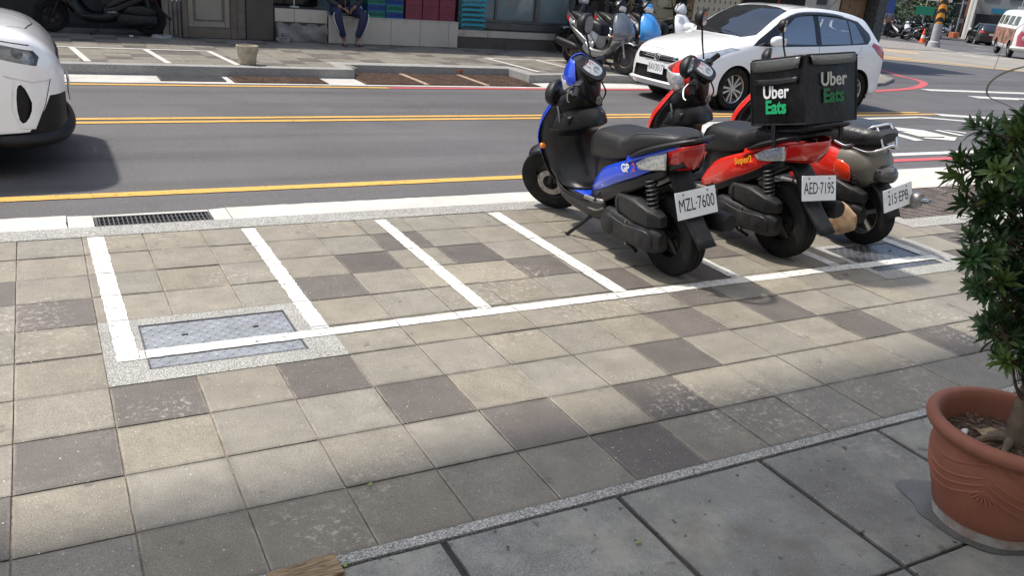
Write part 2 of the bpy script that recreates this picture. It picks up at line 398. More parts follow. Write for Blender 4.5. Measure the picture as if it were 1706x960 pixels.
# right turn pocket, arrow and lettering on the near lane
line(mb, 5.9, 5.62, 10.45, 5.92, .10, 0, n=2); line(mb, 10.45, 5.92, 12.6, 4.75, .13, 0); line(mb, 11.1, 6.10, 14.2, 4.95, .22, 0)
mark(mb, [(5.7, 5.08), (6.5, 5.30), (6.4, 5.62), (6.0, 5.60)], 0)
P2 = [[(8.84, 5.14), (9.08, 5.28), (9.36, 5.04), (9.22, 4.99), (8.82, 5.04)], [(8.64, 4.92), (8.67, 4.89), (8.63, 4.47), (8.45, 4.45), (8.49, 4.77)],
      [(8.85, 4.98), (9.36, 5.04), (9.36, 4.65), (9.42, 4.58), (9.12, 4.4), (8.77, 4.57), (8.85, 4.63), (9.14, 4.56), (9.23, 4.62), (8.82, 4.68)],
      [(9.55, 5.01), (9.67, 5.03), (9.72, 4.68), (9.59, 4.66)], [(9.74, 5.02), (9.81, 5.0), (9.97, 4.84), (9.88, 4.77)], [(8.54, 5.05), (8.64, 5.08), (8.59, 4.94), (8.44, 4.75), (8.28, 4.63), (7.99, 4.55), (8.17, 4.6), (8.42, 4.85)]]
for k_, p in enumerate(P2): mark(mb, p, 0, -.0148+.0007*k_)
line(mb, 14.1, 8.60, 17.2, 8.30, .25, 0); line(mb, 14.4, 7.80, 16.4, 7.45, .28, 0)
# bend kerb line and side road
pts = crom([(12.2, 8.30, 0), (13.9, 8.75, 0), (15.2, 9.45, 0), (15.7, 10.0, 0), (15.9, 10.6, 0), (16.4, 11.4, 0), (17.2, 13, 0)], 4)
for a, b_ in zip(pts, pts[1:]): line(mb, a.x, a.y, b_.x, b_.y, .16, 2, jit=0)
pts = [(15.5, 16), (18, 15.1), (20, 14.3), (21.8, 13.9), (23.4, 12.5), (25.6, 10.8)]
for a, b_ in zip(pts, pts[1:]): line(mb, *a, *b_, .28, 1, jit=0, n=3, dz=-.010)
mark(mb, [(20.3, 14.8), (21.2, 14.45), (26.5, 18.2), (25.4, 18.8)], 1, dz=-.010)
for (x, y) in ((30, 19), (31, 18.5), (38, 24), (47, 30), (56, 36.4), (40, 22.5)): line(mb, x, y, x+1.6, y+.1, .35, 0, jit=0, n=2, dz=-.010)
line(mb, 31, 21.0, 40, 23.4, .2, 0, jit=0, n=5, dz=-.010)
S('road_markings', mb, [M_pr, M_py, M_pred], smooth=0)
g = MB()
def drape(mb, quad, n=8, dz=-.014, m=0):
    a, b_, c, d = [Vector((*q, 0)) for q in quad]; rows = []
    for i in range(n+1):
        p, q = a.lerp(d, i/n), b_.lerp(c, i/n); rows.append([(v.x, v.y, gz(v.x, v.y)+dz) for v in (p.lerp(q, k/n) for k in range(n+1))])
    mb.rings(rows, m, False)
drape(g, [(15.5, 16.2), (25.6, 11.0), (36, 19.5), (26, 30)], 10)
S('side_road_paving', g, ground_mat('pale_paving', (.27, .25, .22), .85, 1.12, 1, 60, .25, stain=(.17, .16, .14, .5), stsc=.6, stlo=.5))
# splitter island inside the red bend
mb = MB(); mb.prism([(12.6, 8.76), (13.6, 9.10), (14.6, 9.70), (15.1, 10.5), (15.6, 11.6), (16.9, 12.9), (12.6, 12.9)], 'z', -.05, .045)
S('pavement_corner', mb, M_conc, bev=.03)
mb = MB(); drape(mb, [(25.5, 19.6), (33.5, 21.6), (41.5, 29.5), (27, 40)], 8, .0)
S('far_pavement', mb, M_conc)

# ---- bay lines on the near pavement: painted tile by tile so that the joints stay open
mb = MB()
def bay(x0, x1, y0, y1, sk=0):
    """rectangle (sheared by sk in x over its length) clipped to the tile grid"""
    i0 = math.floor(y0/.3); y = y0
    hh_ = (-.6 < x0 < .31) and y0 < 1.15; cuts = sorted({y0, y1, *[k*.3 for k in range(-2, 12) if y0 < k*.3 < y1 and not (x0 < .2 and .85 < k*.3 < 1.45)]})
    xc = sorted({x0, x1, *[k*.3 for k in range(-8, 20) if x0 < k*.3 < x1 and not (-.61 < k*.3 < .31 and y1 < 1.2)]})
    for a, b_ in zip(cuts, cuts[1:]):
        for c, d in zip(xc, xc[1:]):
            g0, g1 = (.0025 if a != y0 else 0), (.0025 if b_ != y1 else 0); h0, h1 = (.0025 if c != x0 else 0), (.0025 if d != x1 else 0)
            s0, s1 = sk*(a-y0)/(y1-y0), sk*(b_-y0)/(y1-y0)
            P = strip([(c+h0+s0, a+g0), (d-h1+s0, a+g0), (d-h1+s1, b_-g1), (c+h0+s1, b_-g1)], 0, .022, .0032)
            mb.add([(x, y, .0035) for x, y in P], [list(range(len(P)))])
bay(-.556, -.475, 1.095, 2.675, -.02)
for a, b_ in ((.222, .298), (1.024, 1.098), (1.815, 1.898), (2.625, 2.70), (3.42, 3.50), (4.255, 4.34)): bay(a, b_, 1.178, 2.66)
bay(-.474, -.452, 1.095, 1.172); bay(-.45, .165, 1.098, 1.172); bay(.165, 3.56, 1.098, 1.172); bay(3.56, 4.34, 1.090, 1.165)
S('parking_bay_lines', mb, M_pw, smooth=0)
# same on the far pavement
mb = MB()
for (x, y0, y1) in ((-1.2, 8.95, 10.3), (-.25, 8.95, 10.3), (.62, 8.95, 10.3), (1.42, 8.95, 10.3), (5.75, 8.95, 10.4), (6.65, 8.95, 10.4), (7.5, 8.95, 10.4), (8.4, 8.95, 10.4)):
    mb.add([(x, y0, .105), (x+.075, y0, .105), (x+.075-.12, y1, .105), (x-.12, y1, .105)], [(0, 1, 2, 3)])
mb.add([(-1.3, 10.25, .1055), (1.35, 10.25, .1055), (1.35, 10.32, .1055), (-1.3, 10.32, .1055)], [(0, 1, 2, 3)])
mb.add([(5.6, 10.4, .1055), (8.4, 10.4, .1055), (8.4, 10.47, .1055), (5.6, 10.47, .1055)], [(0, 1, 2, 3)])
S('far_parking_bay_lines', mb, M_pw, smooth=0)
# far kerb: granite face with a set-back bay, gutter and brown gratings
mb = MB()
mb.prism([(-8, 8.74), (2.90, 8.74), (2.90, 9.26), (5.44, 9.26), (5.44, 8.62), (6.2, 8.74), (12.6, 8.74), (12.6, 8.915), (6.2, 8.915), (5.62, 8.8), (5.6, 9.5), (2.74, 9.5), (2.74, 8.915), (-8, 8.915)], 'z', -.06, .104)
S('far_kerb', mb, M_gran, bev=.008)
mb = MB(); mb.prism([(-8, 8.16), (1.28, 8.16), (1.28, 8.735), (-8, 8.735)], 'z', -.06, -.010); mb.prism([(2.42, 8.16), (2.88, 8.16), (2.88, 8.735), (2.42, 8.735)], 'z', -.06, -.010)
mb.prism([(5.46, 8.16), (12.5, 8.40), (12.5, 8.735), (6.2, 8.735), (5.46, 8.60)], 'z', -.06, -.010); mb.bx(1.28, 2.42, 8.16, 8.24, -.06, -.011); mb.bx(2.88, 5.46, 8.16, 8.25, -.06, -.0115)
S('far_gutter', mb, M_gut, smooth=0)

def bar_grate(name, label, x0, x1, y0, y1, z, nx, ny, m, group=None, parent=None):
    mb = MB(); fr = .014
    mb.bx(x0, x1, y0, y0+fr, z-.03, z).bx(x0, x1, y1-fr, y1, z-.03, z).bx(x0, x0+fr, y0+fr, y1-fr, z-.03, z).bx(x1-fr, x1, y0+fr, y1-fr, z-.03, z)
    for k in range(1, nx): x = x0+(x1-x0)*k/nx; mb.bx(x-.0035, x+.0035, y0+fr, y1-fr, z-.028, z-.002)
    for k in range(1, ny): y = y0+(y1-y0)*k/ny; mb.bx(x0+fr, x1-fr, y-.003, y+.003, z-.026, z-.0032)
    return mb.build(name, m, parent, smooth=0, label=label, cat='drain grate', group=group)
bar_grate('drain_grate', 'steel bar drain grate in the pale gutter nearest the camera, beside the empty scooter bays', -.52, .11, 2.866, 3.052, .002, 26, 3, M_iron)
mb = MB()   # litter in the drain
for k in range(14):
    x, y = rnd.uniform(-.5, .1), rnd.uniform(2.88, 3.04); mb.box((x, y, -.08), (.03, .02, .01), rot=Matrix.Rotation(rnd.random()*3, 3, 'Z'))
tagp(mb.build('drain_litter', mat('litter', (.4, .38, .34), .8), None), kind='stuff', label='pale litter and leaves caught under the drain grate')

def cover(name, label, x0, x1, y0, y1, z, m, strips, group):
    """brown ribbed gutter cover with pale separators"""
    mb = MB(); n = int((y1-y0)/.032)
    mb.bx(x0, x1, y0, y1, z-.03, z-.006)
    for k in range(n): y = y0+(k+.5)*(y1-y0)/n; mb.bx(x0+.012, x1-.012, y-.006, y+.006, z-.006, z)
    return mb.build(name, m, None, smooth=0, label=label, cat='gutter cover', group=group)
M_sep = ground_mat('pale_grit', (.36, .26, .19), .6, 1.4, 20, 90, .6)
for k, (a, b_) in enumerate(((2.90, 3.68), (3.76, 4.56), (4.64, 5.43))):
    cover('gutter_cover', ['brown ribbed gutter cover left in the kerb recess, nearest the white gutter', 'brown ribbed gutter cover in the middle of the kerb recess across the road', 'brown ribbed gutter cover at the right end of the kerb recess across the road'][k], a, b_, 8.26, 9.24, .004, M_rustg, 0, 'brown gutter covers')
cover('gutter_cover', 'single rust brown gutter cover in front of the cement bucket across the road', 1.30, 2.40, 8.25, 8.72, .004, M_rustg, 0, 'brown gutter covers')
S('cover_grit', MB().bx(3.69, 3.75, 8.26, 9.24, -.03, .003).bx(4.57, 4.63, 8.26, 9.24, -.03, .003), M_sep, smooth=0)
bar_grate('drain_grate', 'grey perforated drain grate in the white gutter across the road', .48, 1.2, 8.3, 8.66, .003, 26, 8, M_iron)
for k in range(4):
    cover('gutter_cover', ['brown ribbed gutter cover beside the rearmost scooter on the near kerb', 'brown ribbed gutter cover behind the potted shrub, second along the near kerb', 'brown ribbed gutter cover behind the shrub, third along the near kerb', 'brown ribbed gutter cover farthest right along the near kerb'][k], 4.95+k*1.3, 6.24+k*1.3, 1.856, 2.594, .004, ground_mat('dusty_cover%d' % k, (.17, .145, .135), .7, 1.3, 6, 90, .5, speck=(.4, .36, .33, 60, .68), bump=1), 0, 'brown gutter covers')

# hatches in granite-chip frames
def hatch(x0, x1, y0, y1, fx0, fx1, fy0, fy1, label, paint, dark):
    mb = MB(); z = .001
    for a, b_, c, d in ((fx0, fx1, fy0, y0), (fx0, fx1, y1, fy1), (fx0, x0, y0, y1), (x1, fx1, y0, y1)): mb.bx(a, b_, c, d, -.05, z)
    S('hatch_surround', mb, M_gran, smooth=0)
    t = thing('cable_hatch', label, 'floor hatch', ((x0+x1)/2, (y0+y1)/2, 0), group='steel cable hatches in the pavement')
    hx, hy = (x1-x0)/2, (y1-y0)/2; fr = MB()
    for a, b_, c, d in ((-hx, hx, -hy, -hy+.006), (-hx, hx, hy-.006, hy), (-hx, -hx+.006, -hy, hy), (hx-.006, hx, -hy, hy)): fr.bx(a, b_, c, d, -.05, .0025)
    fr.build('hatch_frame', M_iron, t, smooth=0)
    p = MB(); p.bx(-hx+.008, hx-.008, -hy+.008, hy-.008, -.05, -.002); s_ = .030; nx, ny = int(2*hx/s_), int(2*hy/s_)
    for i in range(nx):
        for j in range(ny):
            x, y = -hx+s_*(i+.5), -hy+s_*(j+.5); a = R(45 if (i+j) % 2 else -45); c, s = math.cos(a), math.sin(a); l, wd = .0125, .0022
            P = [(x+u*c-v*s, y+u*s+v*c) for u, v in ((-l, 0), (-l*.4, -wd), (l*.4, -wd), (l, 0), (l*.4, wd), (-l*.4, wd))]
            p.add([(u, v, -.002) for u, v in P]+[(x+(u-x)*.5, y+(v-y)*.5, .0004) for u, v in P], [(6, 7, 8, 9, 10, 11)]+[(k, (k+1) % 6, 6+(k+1) % 6, 6+k) for k in range(6)])
    p.build('hatch_plate', M_plate if not dark else mat('checker_plate_dull', (.20, .21, .23), .42, .8, var=.2, dirt=.3, dcol=(.12, .12, .12)), t, smooth=0)
    for sx in (-.45, .5):
        for sy in (-.42, .35): MB().bx(sx*hx-.012, sx*hx+.012, sy*hy-.006, sy*hy+.006, -.0015, .0009).build('lifting_hole', M_pit, t, smooth=0)
hatch(-.452, .158, 1.0, 1.425, -.6, .3, .9, 1.5, 'clean silver checker plate hatch among the empty scooter bays', 1, 0)
hatch(3.66, 4.27, 1.02, 1.445, 3.6, 4.5, .9, 1.5, 'dull checker plate hatch beneath the scooter with the beige tail', 1, 1)

# grey slate forecourt and the granite strip against the tiles
S('forecourt_bed', MB().bx(-8, 10.2, -7, -.343, -.4, -.012), M_mort, smooth=0)
mb = MB(); mb.bx(-8, 10.2, -.342, -.301, -.06, .002); S('granite_strip', mb, M_gran, smooth=0)
mb = MB()
for i in range(-8, 14):
    for j in range(0, 9):
        x0, y1 = .175+i*.607, -.352-j*.612; P = strip([(x0+.011, y1-.600), (x0+.596, y1-.600), (x0+.596, y1), (x0+.011, y1)], 0, .05, .0018)
        q = [(x0+.30+(x-x0-.30)*.985, y1-.30+(y-y1+.30)*.985) for x, y in P]; n = len(P); o = rnd.uniform(-.001, .001)
        mb.add([(x, y, -.02) for x, y in P]+[(x, y, -.003+o) for x, y in P]+[(x, y, .0005+o) for x, y in q], [list(range(2*n, 3*n))]+[(k+r*n, (k+1) % n+r*n, (k+1) % n+(r+1)*n, k+(r+1)*n) for r in (0, 1) for k in range(n)])
S('slate_paving', mb, M_slate, smooth=0)
# ---------------------------------------------------------------- text as mesh
FONTS = {}
def text_mesh(s, size=.1, ext=.0008, bold=0., cx=True, spacing=1.0, sx=1.0):
    cu = bpy.data.curves.new('t', 'FONT'); cu.body = s; cu.size = size; cu.extrude = ext; cu.offset = bold; cu.space_character = spacing
    cu.align_x = 'CENTER' if cx else 'LEFT'; cu.align_y = 'CENTER'; cu.resolution_u = 3
    o = bpy.data.objects.new('t', cu); me = bpy.data.meshes.new_from_object(o)
    bpy.data.objects.remove(o); bpy.data.curves.remove(cu)
    for v in me.vertices: v.co.x *= sx
    return me
def text_part(name, s, m, parent, M, **k):
    """M: 4x4 placing text's xy plane"""
    kw = {q: k.pop(q) for q in ('size', 'ext', 'bold', 'cx', 'spacing', 'sx') if q in k}
    me = text_mesh(s, **kw); me.name = name; me.transform(M); me.materials.clear(); me.materials.append(m)
    o = bpy.data.objects.new(name, me); COL.objects.link(o); o.parent = parent; tagp(o, **k); return o
def frame(o, x, y, z=None):
    """matrix from origin and axis vectors"""
    x = Vector(x).normalized(); z = x.cross(Vector(y)).normalized() if z is None else Vector(z).normalized(); y = z.cross(x)
    return Matrix(((x.x, y.x, z.x, o[0]), (x.y, y.y, z.y, o[1]), (x.z, y.z, z.z, o[2]), (0, 0, 0, 1)))

# ---------------------------------------------------------------- vehicle materials
M_cw = mat('car_white', (.78, .785, .79), .28, coat=1.0, dirt=.04, dcol=(.55, .53, .5), dscale=3, obj=True)
M_blk = mat('black_plastic', (.011, .011, .012), .5, spec=.3, var=.3, vscale=12, obj=True)
M_blkg = mat('gloss_black', (.010, .010, .011), .12, coat=.6)
M_rub = mat('tyre_rubber', (.012, .012, .012), .85, spec=.25, var=.3, vscale=20, bump=.6, bscale=90, obj=True, dirt=.2, dcol=(.045, .04, .034), dscale=9)
M_alu = mat('alloy', (.48, .48, .49), .32, .8, var=.15)
M_chr = mat('chrome', (.75, .75, .76), .10, 1)
M_stl = mat('dull_steel', (.30, .29, .28), .4, .8, var=.3, vscale=25, dirt=.3, dcol=(.12, .08, .05), dscale=30, obj=True)
M_red = mat('red_lens', (.42, .012, .010), .12, coat=.8)
M_amb = mat('amber_lens', (.75, .22, .02), .2, coat=.6)
M_plt = mat('plate_white', (.74, .76, .77), .35, var=.06, dirt=.12, dcol=(.5, .5, .48), obj=True)
M_ink = mat('plate_ink', (.012, .012, .014), .5)
def glass_mat(name, tint, alpha, rough=.02):
    m = bpy.data.materials.new(name); m.use_nodes = True; N, L = m.node_tree.nodes, m.node_tree.links; N.remove(N['Principled BSDF'])
    o = N['Material Output']; t = N.new('ShaderNodeBsdfTransparent'); t.inputs[0].default_value = (*tint, 1)
    g = N.new('ShaderNodeBsdfGlossy'); g.inputs['Roughness'].default_value = rough
    lw = N.new('ShaderNodeFresnel'); lw.inputs[0].default_value = 1.5
    mr = N.new('ShaderNodeMapRange'); L.new(lw.outputs[0], mr.inputs[0]); mr.inputs[3].default_value = alpha; mr.inputs[4].default_value = 1
    x = N.new('ShaderNodeMixShader'); L.new(mr.outputs[0], x.inputs[0]); L.new(t.outputs[0], x.inputs[1]); L.new(g.outputs[0], x.inputs[2]); L.new(x.outputs[0], o.inputs[0])
    MATS[name] = m; return m
M_gls = glass_mat('car_glass', (.46, .52, .51), .17)
M_lamp = glass_mat('lamp_glass', (.80, .82, .84), .06)
M_lampin = mat('lamp_reflector', (.50, .52, .54), .25, .3, coat=.5, var=.35, vscale=35, obj=True)

M_lampc = mat('lamp_chrome', (.62, .65, .68), .14, .55, coat=1, var=.2, vscale=12, obj=True)
M_sgls = glass_mat('side_glass', (.82, .90, .88), .48, .05)
# ---------------------------------------------------------------- car shell: stations x ring, then panels carved out of it
def shell(stations, nu=9, nv=6):
    """stations: (x, [(y,z)...]) from nose to tail; ring from bottom centre to top centre, half width; returns bmesh (both halves)"""
    rows = []
    for x, ring in stations: rows.append([Vector((q[2] if len(q) > 2 else x, q[0], q[1])) for q in ring])
    cols = [crom([r[k] for r in rows], nu) for k in range(len(rows[0]))]
    rws = [crom([c[i] for c in cols], nv) for i in range(len(cols[0]))]
    n = len(rws[0]); bm = bmesh.new()
    for sgn in (1, -1):
        V = [[bm.verts.new((p.x, sgn*max(p.y, 0), p.z)) for p in r] for r in rws]
        for i in range(len(V)-1):
            for k in range(n-1):
                f = (V[i][k], V[i][k+1], V[i+1][k+1], V[i+1][k]); bm.faces.new(f if sgn < 0 else f[::-1])
        for r in (V[0], V[-1]):
            c = bm.verts.new((r[0].co.x, 0, sum(v.co.z for v in r)/n))
            for k in range(n-1): bm.faces.new((r[k], r[k+1], c))
    bmesh.ops.remove_doubles(bm, verts=bm.verts, dist=1e-4)
    bmesh.ops.recalc_face_normals(bm, faces=bm.faces); return bm

def inpoly(p, poly):
    x, y = p; r = False; j = len(poly)-1
    for i in range(len(poly)):
        xi, yi = poly[i]; xj, yj = poly[j]
        if (yi > y) != (yj > y) and x < (xj-xi)*(y-yi)/(yj-yi)+xi: r = not r
        j = i
    return r
def carve(bm, A, B, poly, filt, push=0, delete=False):
    """cut poly (coordinates along axes A,B) out of the shell where filt(centre, normal); returns it as a new bmesh"""
    A = Vector(A); B = Vector(B); D = A.cross(B)
    us = [p[0] for p in poly]; vs_ = [p[1] for p in poly]; pad = .02
    bb = (min(us)-pad, max(us)+pad, min(vs_)-pad, max(vs_)+pad)
    def near():
        out = []
        for f in bm.faces:
            c = f.calc_center_median(); u, v = c.dot(A), c.dot(B)
            if bb[0]-.1 < u < bb[1]+.1 and bb[2]-.1 < v < bb[3]+.1 and filt(c, f.normal):
                q = [(w_.co.dot(A), w_.co.dot(B)) for w_ in f.verts]
                if max(t[0] for t in q) > bb[0] and min(t[0] for t in q) < bb[1] and max(t[1] for t in q) > bb[2] and min(t[1] for t in q) < bb[3]: out.append(f)
        return out
    for k in range(len(poly)):
        a, b_ = poly[k], poly[(k+1) % len(poly)]; e = A*(b_[0]-a[0])+B*(b_[1]-a[1])
        if e.length < 1e-6: continue
        no = e.cross(D).normalized(); co = A*a[0]+B*a[1]
        l0, l1 = min(a[0], b_[0])-.05, max(a[0], b_[0])+.05; m0, m1 = min(a[1], b_[1])-.05, max(a[1], b_[1])+.05
        fs = []
        for f in near():
            q = [(w_.co.dot(A), w_.co.dot(B)) for w_ in f.verts]
            if max(t[0] for t in q) > l0 and min(t[0] for t in q) < l1 and max(t[1] for t in q) > m0 and min(t[1] for t in q) < m1: fs.append(f)
        if not fs: continue
        g = fs+list({e_ for f in fs for e_ in f.edges})+list({v for f in fs for v in f.verts})
        bmesh.ops.bisect_plane(bm, geom=g, dist=1e-5, plane_co=co, plane_no=no)
    sel = [f for f in near() if inpoly((f.calc_center_median().dot(A), f.calc_center_median().dot(B)), poly)]
    nb = bmesh.new(); mp = {}
    for f in sel:
        vv = []
        for v in f.verts:
            if v not in mp: mp[v] = nb.verts.new(v.co+(v.normal*push if push else Vector()))
            vv.append(mp[v])
        try: nb.faces.new(vv)
        except ValueError: pass
    bmesh.ops.delete(bm, geom=sel, context='FACES')
    return nb
def bmobj(bm, name, m, parent, smooth=50, sol=0, **k):
    me = bpy.data.meshes.new(name); bm.normal_update(); bm.to_mesh(me); me.materials.append(m) if not isinstance(m, list) else [me.materials.append(q) for q in m]
    return fin(me, name, parent, smooth, sol=sol, **k)
def arc(cx, cz, r, a0, a1, n):
    return [(cx+r*math.cos(R(a0+(a1-a0)*k/n)), cz+r*math.sin(R(a0+(a1-a0)*k/n))) for k in range(n+1)]
def xmirror(poly): return poly

def wheel(parent, c, r, w, spokes=10, side=-1, rim_r=None, m_rim=None, name='wheel', style='alloy', twin=True):
    """axle along y; side = which y the rim face shows"""
    rr = rim_r or r*.66; M = c if isinstance(c, Matrix) else Matrix.Translation(c)
    t = MB(); prof = [(rr*.97, -w*.40), (rr*1.06, -w*.47), (r*.90, -w*.5), (r*.972, -w*.43), (r*.99, -w*.30), (r*.99, -w*.27), (r*.972, -w*.26), (r*.972, -w*.22), (r*.995, -w*.21), (r, -w*.05), (r*.975, -w*.04), (r*.975, w*.04), (r, w*.05), (r*.995, w*.21), (r*.972, w*.22), (r*.972, w*.26), (r*.99, w*.27), (r*.99, w*.30), (r*.972, w*.43), (r*.90, w*.5), (rr*1.06, w*.47), (rr*.97, w*.40)]
    t.lathe(prof, 40, axis='y'); t.xf(M)
    wo = t.build(name, M_rub, parent, smooth=35)
    q = MB(); s = side; m_rim = m_rim or M_alu
    q.lathe([(rr*.98, -w*.42), (rr*.93, -w*.38), (rr*.90, 0), (rr*.93, w*.38), (rr*.98, w*.42)], 40, axis='y')
    q.lathe([(.001, s*w*.36), (rr*.20, s*w*.36), (rr*.24, s*w*.28), (rr*.24, 0), (.001, 0)], 20, axis='y')
    for k in range(spokes):
        a = 2*math.pi*k/spokes+.2; off = (.09 if k % 2 else -.09) if twin else 0
        ca, sa = math.cos(a+off), math.sin(a+off); ca2, sa2 = math.cos(a), math.sin(a); wd = rr*(.075 if twin else .11)
        P0 = Vector((ca2*rr*.18, s*w*.32, sa2*rr*.18)); P1 = Vector((ca2*rr*.94 if not twin else ca*rr*.94, s*w*.30, sa2*rr*.94 if not twin else sa*rr*.94)); tn = Vector((-sa2, 0, ca2))*wd
        d = Vector((0, -s*w*.14, 0))
        q.rings([[P0-tn*.8, P0+tn*.8, P0+tn*.8+d, P0-tn*.8+d], [P1-tn, P1+tn, P1+tn+d, P1-tn+d]])
    q.xf(M); q.build('rim', m_rim, wo, smooth=35, bev=.0)
    b = MB(); b.lathe([(rr*.90, -s*w*.05), (.001, -s*w*.05)], 24, axis='y'); b.lathe([(rr*.62, s*w*.04), (rr*.6, s*w*.02), (.001, s*w*.02)], 24, axis='y'); b.xf(M); b.build('brake_disc', mat('brake', (.07, .065, .06), .5, .6), wo)
    return wo
def plate(parent, M, s, wd=.32, h=.16, size=.115, frame_m=None, sx=.78, dots=True):
    mb = MB(); mb.box((0, 0, 0), (wd, h, .004)); mb.xf(M); p = mb.build('licence_plate', M_plt, parent, bev=.0015)
    text_part('plate_number', s, M_ink, p, M @ Matrix.Translation((0, -h*.02, .0026)), size=size, bold=0, ext=.0004, sx=sx, spacing=1.0)
    for x in (-wd*.3, wd*.3): b = MB(); b.lathe([(.001, .004), (.006, .0035), (.007, .002)], 10, c=(x, h*.38, 0), cap=True); b.xf(M); b.build('plate_bolt', M_stl, p)
    return p

def hatchback(paint=None, label='white five-door hatchback in the far lane behind the scooters, plate RAV3017', txt='RAV3017', far=False):
    paint = paint or M_cw; t = thing('hatchback_car', label, 'car')
    W = [  # x from nose, ring
        (0.00, [(0, .24), (.30, .24), (.42, .26), (.50, .40), (.50, .52), (.46, .60), (.40, .655), (.25, .672), (0, .68)]),
        (.035, [(0, .21), (.36, .21), (.56, .24), (.60, .40), (.585, .53), (.55, .62), (.47, .685), (.28, .705), (0, .715)]),
        (.13, [(0, .19), (.42, .19), (.69, .22), (.72, .40), (.70, .54), (.665, .65), (.56, .735), (.32, .765), (0, .78)]),
        (.30, [(0, .18), (.5, .18), (.79, .21), (.815, .40), (.80, .56), (.765, .70), (.64, .80), (.36, .835), (0, .85)]),
        (.55, [(0, .17), (.5, .17), (.815, .20), (.838, .42), (.83, .60), (.80, .76), (.68, .86), (.40, .90), (0, .915)]),
        (.85, [(0, .17), (.5, .17), (.825, .20), (.845, .45), (.838, .66), (.81, .82), (.71, .915), (.42, .955), (0, .97)]),
        (1.10, [(0, .17), (.5, .17), (.825, .20), (.848, .45), (.84, .70), (.815, .865), (.735, .955), (.45, 1.00), (0, 1.015)]),
        (1.32, [(0, .17), (.5, .17), (.825, .20), (.848, .45), (.843, .72), (.82, .895), (.725, 1.06), (.46, 1.115), (0, 1.135)]),
        (1.62, [(0, .17), (.5, .17), (.825, .20), (.845, .45), (.845, .74), (.822, .915), (.67, 1.235), (.44, 1.285), (0, 1.305)]),
        (1.95, [(0, .17), (.5, .17), (.825, .20), (.842, .45), (.847, .75), (.825, .93), (.625, 1.36), (.42, 1.415), (0, 1.435)]),
        (2.35, [(0, .17), (.5, .17), (.825, .20), (.84, .45), (.848, .76), (.826, .945), (.605, 1.405), (.42, 1.458), (0, 1.475)]),
        (2.80, [(0, .17), (.5, .17), (.825, .20), (.842, .45), (.85, .77), (.828, .965), (.60, 1.405), (.42, 1.455), (0, 1.472)]),
        (3.20, [(0, .17), (.5, .17), (.825, .21), (.848, .45), (.852, .78), (.826, .99), (.59, 1.38), (.41, 1.43), (0, 1.446)]),
        (3.52, [(0, .19), (.5, .19), (.825, .22), (.85, .45), (.85, .80), (.815, 1.01), (.575, 1.335), (.40, 1.388), (0, 1.405)]),
        (3.74, [(0, .21), (.5, .21), (.815, .24), (.84, .46), (.838, .81), (.79, 1.00), (.565, 1.255), (.39, 1.345), (0, 1.37)]),
        (3.90, [(0, .23), (.5, .23), (.79, .26), (.815, .46), (.81, .80), (.765, .96), (.60, 1.09), (.40, 1.14), (0, 1.16)]),
        (4.02, [(0, .27), (.5, .27), (.73, .29), (.76, .47), (.75, .78), (.71, .90), (.60, .97), (.40, 1.0), (0, 1.02)]),
        (4.09, [(0, .34), (.4, .34), (.58, .36), (.60, .47), (.58, .62), (.52, .78), (.45, .86), (.30, .88), (0, .89)]),
    ]
    bm = shell([(-x, r) for x, r in W], 8, 6)
    X, Y_, Z_ = (1, 0, 0), (0, 1, 0), (0, 0, 1); parts = []
    side = lambda s: (lambda c, n: c.y*s > .38)
    FX, RX = -.82, -3.37
    for s in (1, -1):
        for cx in (FX, RX):
            carve(bm, X, Z_, arc(cx, .30, .335, -25, 205, 22)+[(cx-.3, .12), (cx+.3, .12)], lambda c, n, s=s: c.y*s > .45)
        # glass
        g = carve(bm, X, Z_, [(-1.40, .945), (-1.97, 1.315), (-2.12, 1.355), (-2.36, 1.37), (-2.36, .965)], side(s), -.004); parts.append(('side_window', g))
        g = carve(bm, X, Z_, [(-2.47, .970), (-2.47, 1.372), (-2.9, 1.365), (-3.12, 1.335), (-3.12, .998)], side(s), -.004); parts.append(('side_window', g))
        g = carve(bm, X, Z_, [(-3.15, 1.0), (-3.15, 1.33), (-3.32, 1.29), (-3.43, 1.03)], side(s), -.004); parts.append(('side_window', g))
        # black surround
        g = carve(bm, X, Z_, [(-1.08, .905), (-1.20, .985), (-1.62, 1.225), (-1.95, 1.362), (-2.2, 1.398), (-2.6, 1.405), (-3.0, 1.385), (-3.40, 1.318), (-3.62, 1.15), (-3.62, 1.09), (-3.50, 1.005), (-2.5, .945), (-1.5, .905)], side(s), -.002); parts.append(('window_surround', g, M_blkg))
        # door gaps
        for a, b_ in (((-1.35, .26), (-1.30, .90)), ((-2.43, .26), (-2.41, .942)), ((-3.02, .44), (-3.36, .97))):
            g = carve(bm, X, Z_, [(a[0]-.004, a[1]), (a[0]+.004, a[1]), (b_[0]+.004, b_[1]), (b_[0]-.004, b_[1])], side(s), -.006); parts.append(('door_gap', g, M_blk))
        g = carve(bm, X, Z_, [(-1.35, .252), (-3.0, .252), (-3.0, .26), (-1.35, .26)], side(s), -.006); parts.append(('door_gap', g, M_blk))
        # lamps
        g = carve(bm, X, Z_, [(-.05, .60), (-.25, .655), (-.62, .79), (-.86, .845), (-.70, .86), (-.30, .775), (-.07, .695)], lambda c, n, s=s: c.y*s > .42, -.004); r_ = g.copy(); r_.normal_update()
        for v in r_.verts: v.co -= Vector((.02, s*.02, .006))
        parts.append(('headlight', g, M_lampc))
        g = carve(bm, X, Z_, [(-3.60, .985), (-3.78, .86), (-4.10, .74), (-4.10, .97), (-3.86, .98), (-3.66, 1.03)], lambda c, n, s=s: c.y*s > .46, .004); parts.append(('tail_light', g, M_red))
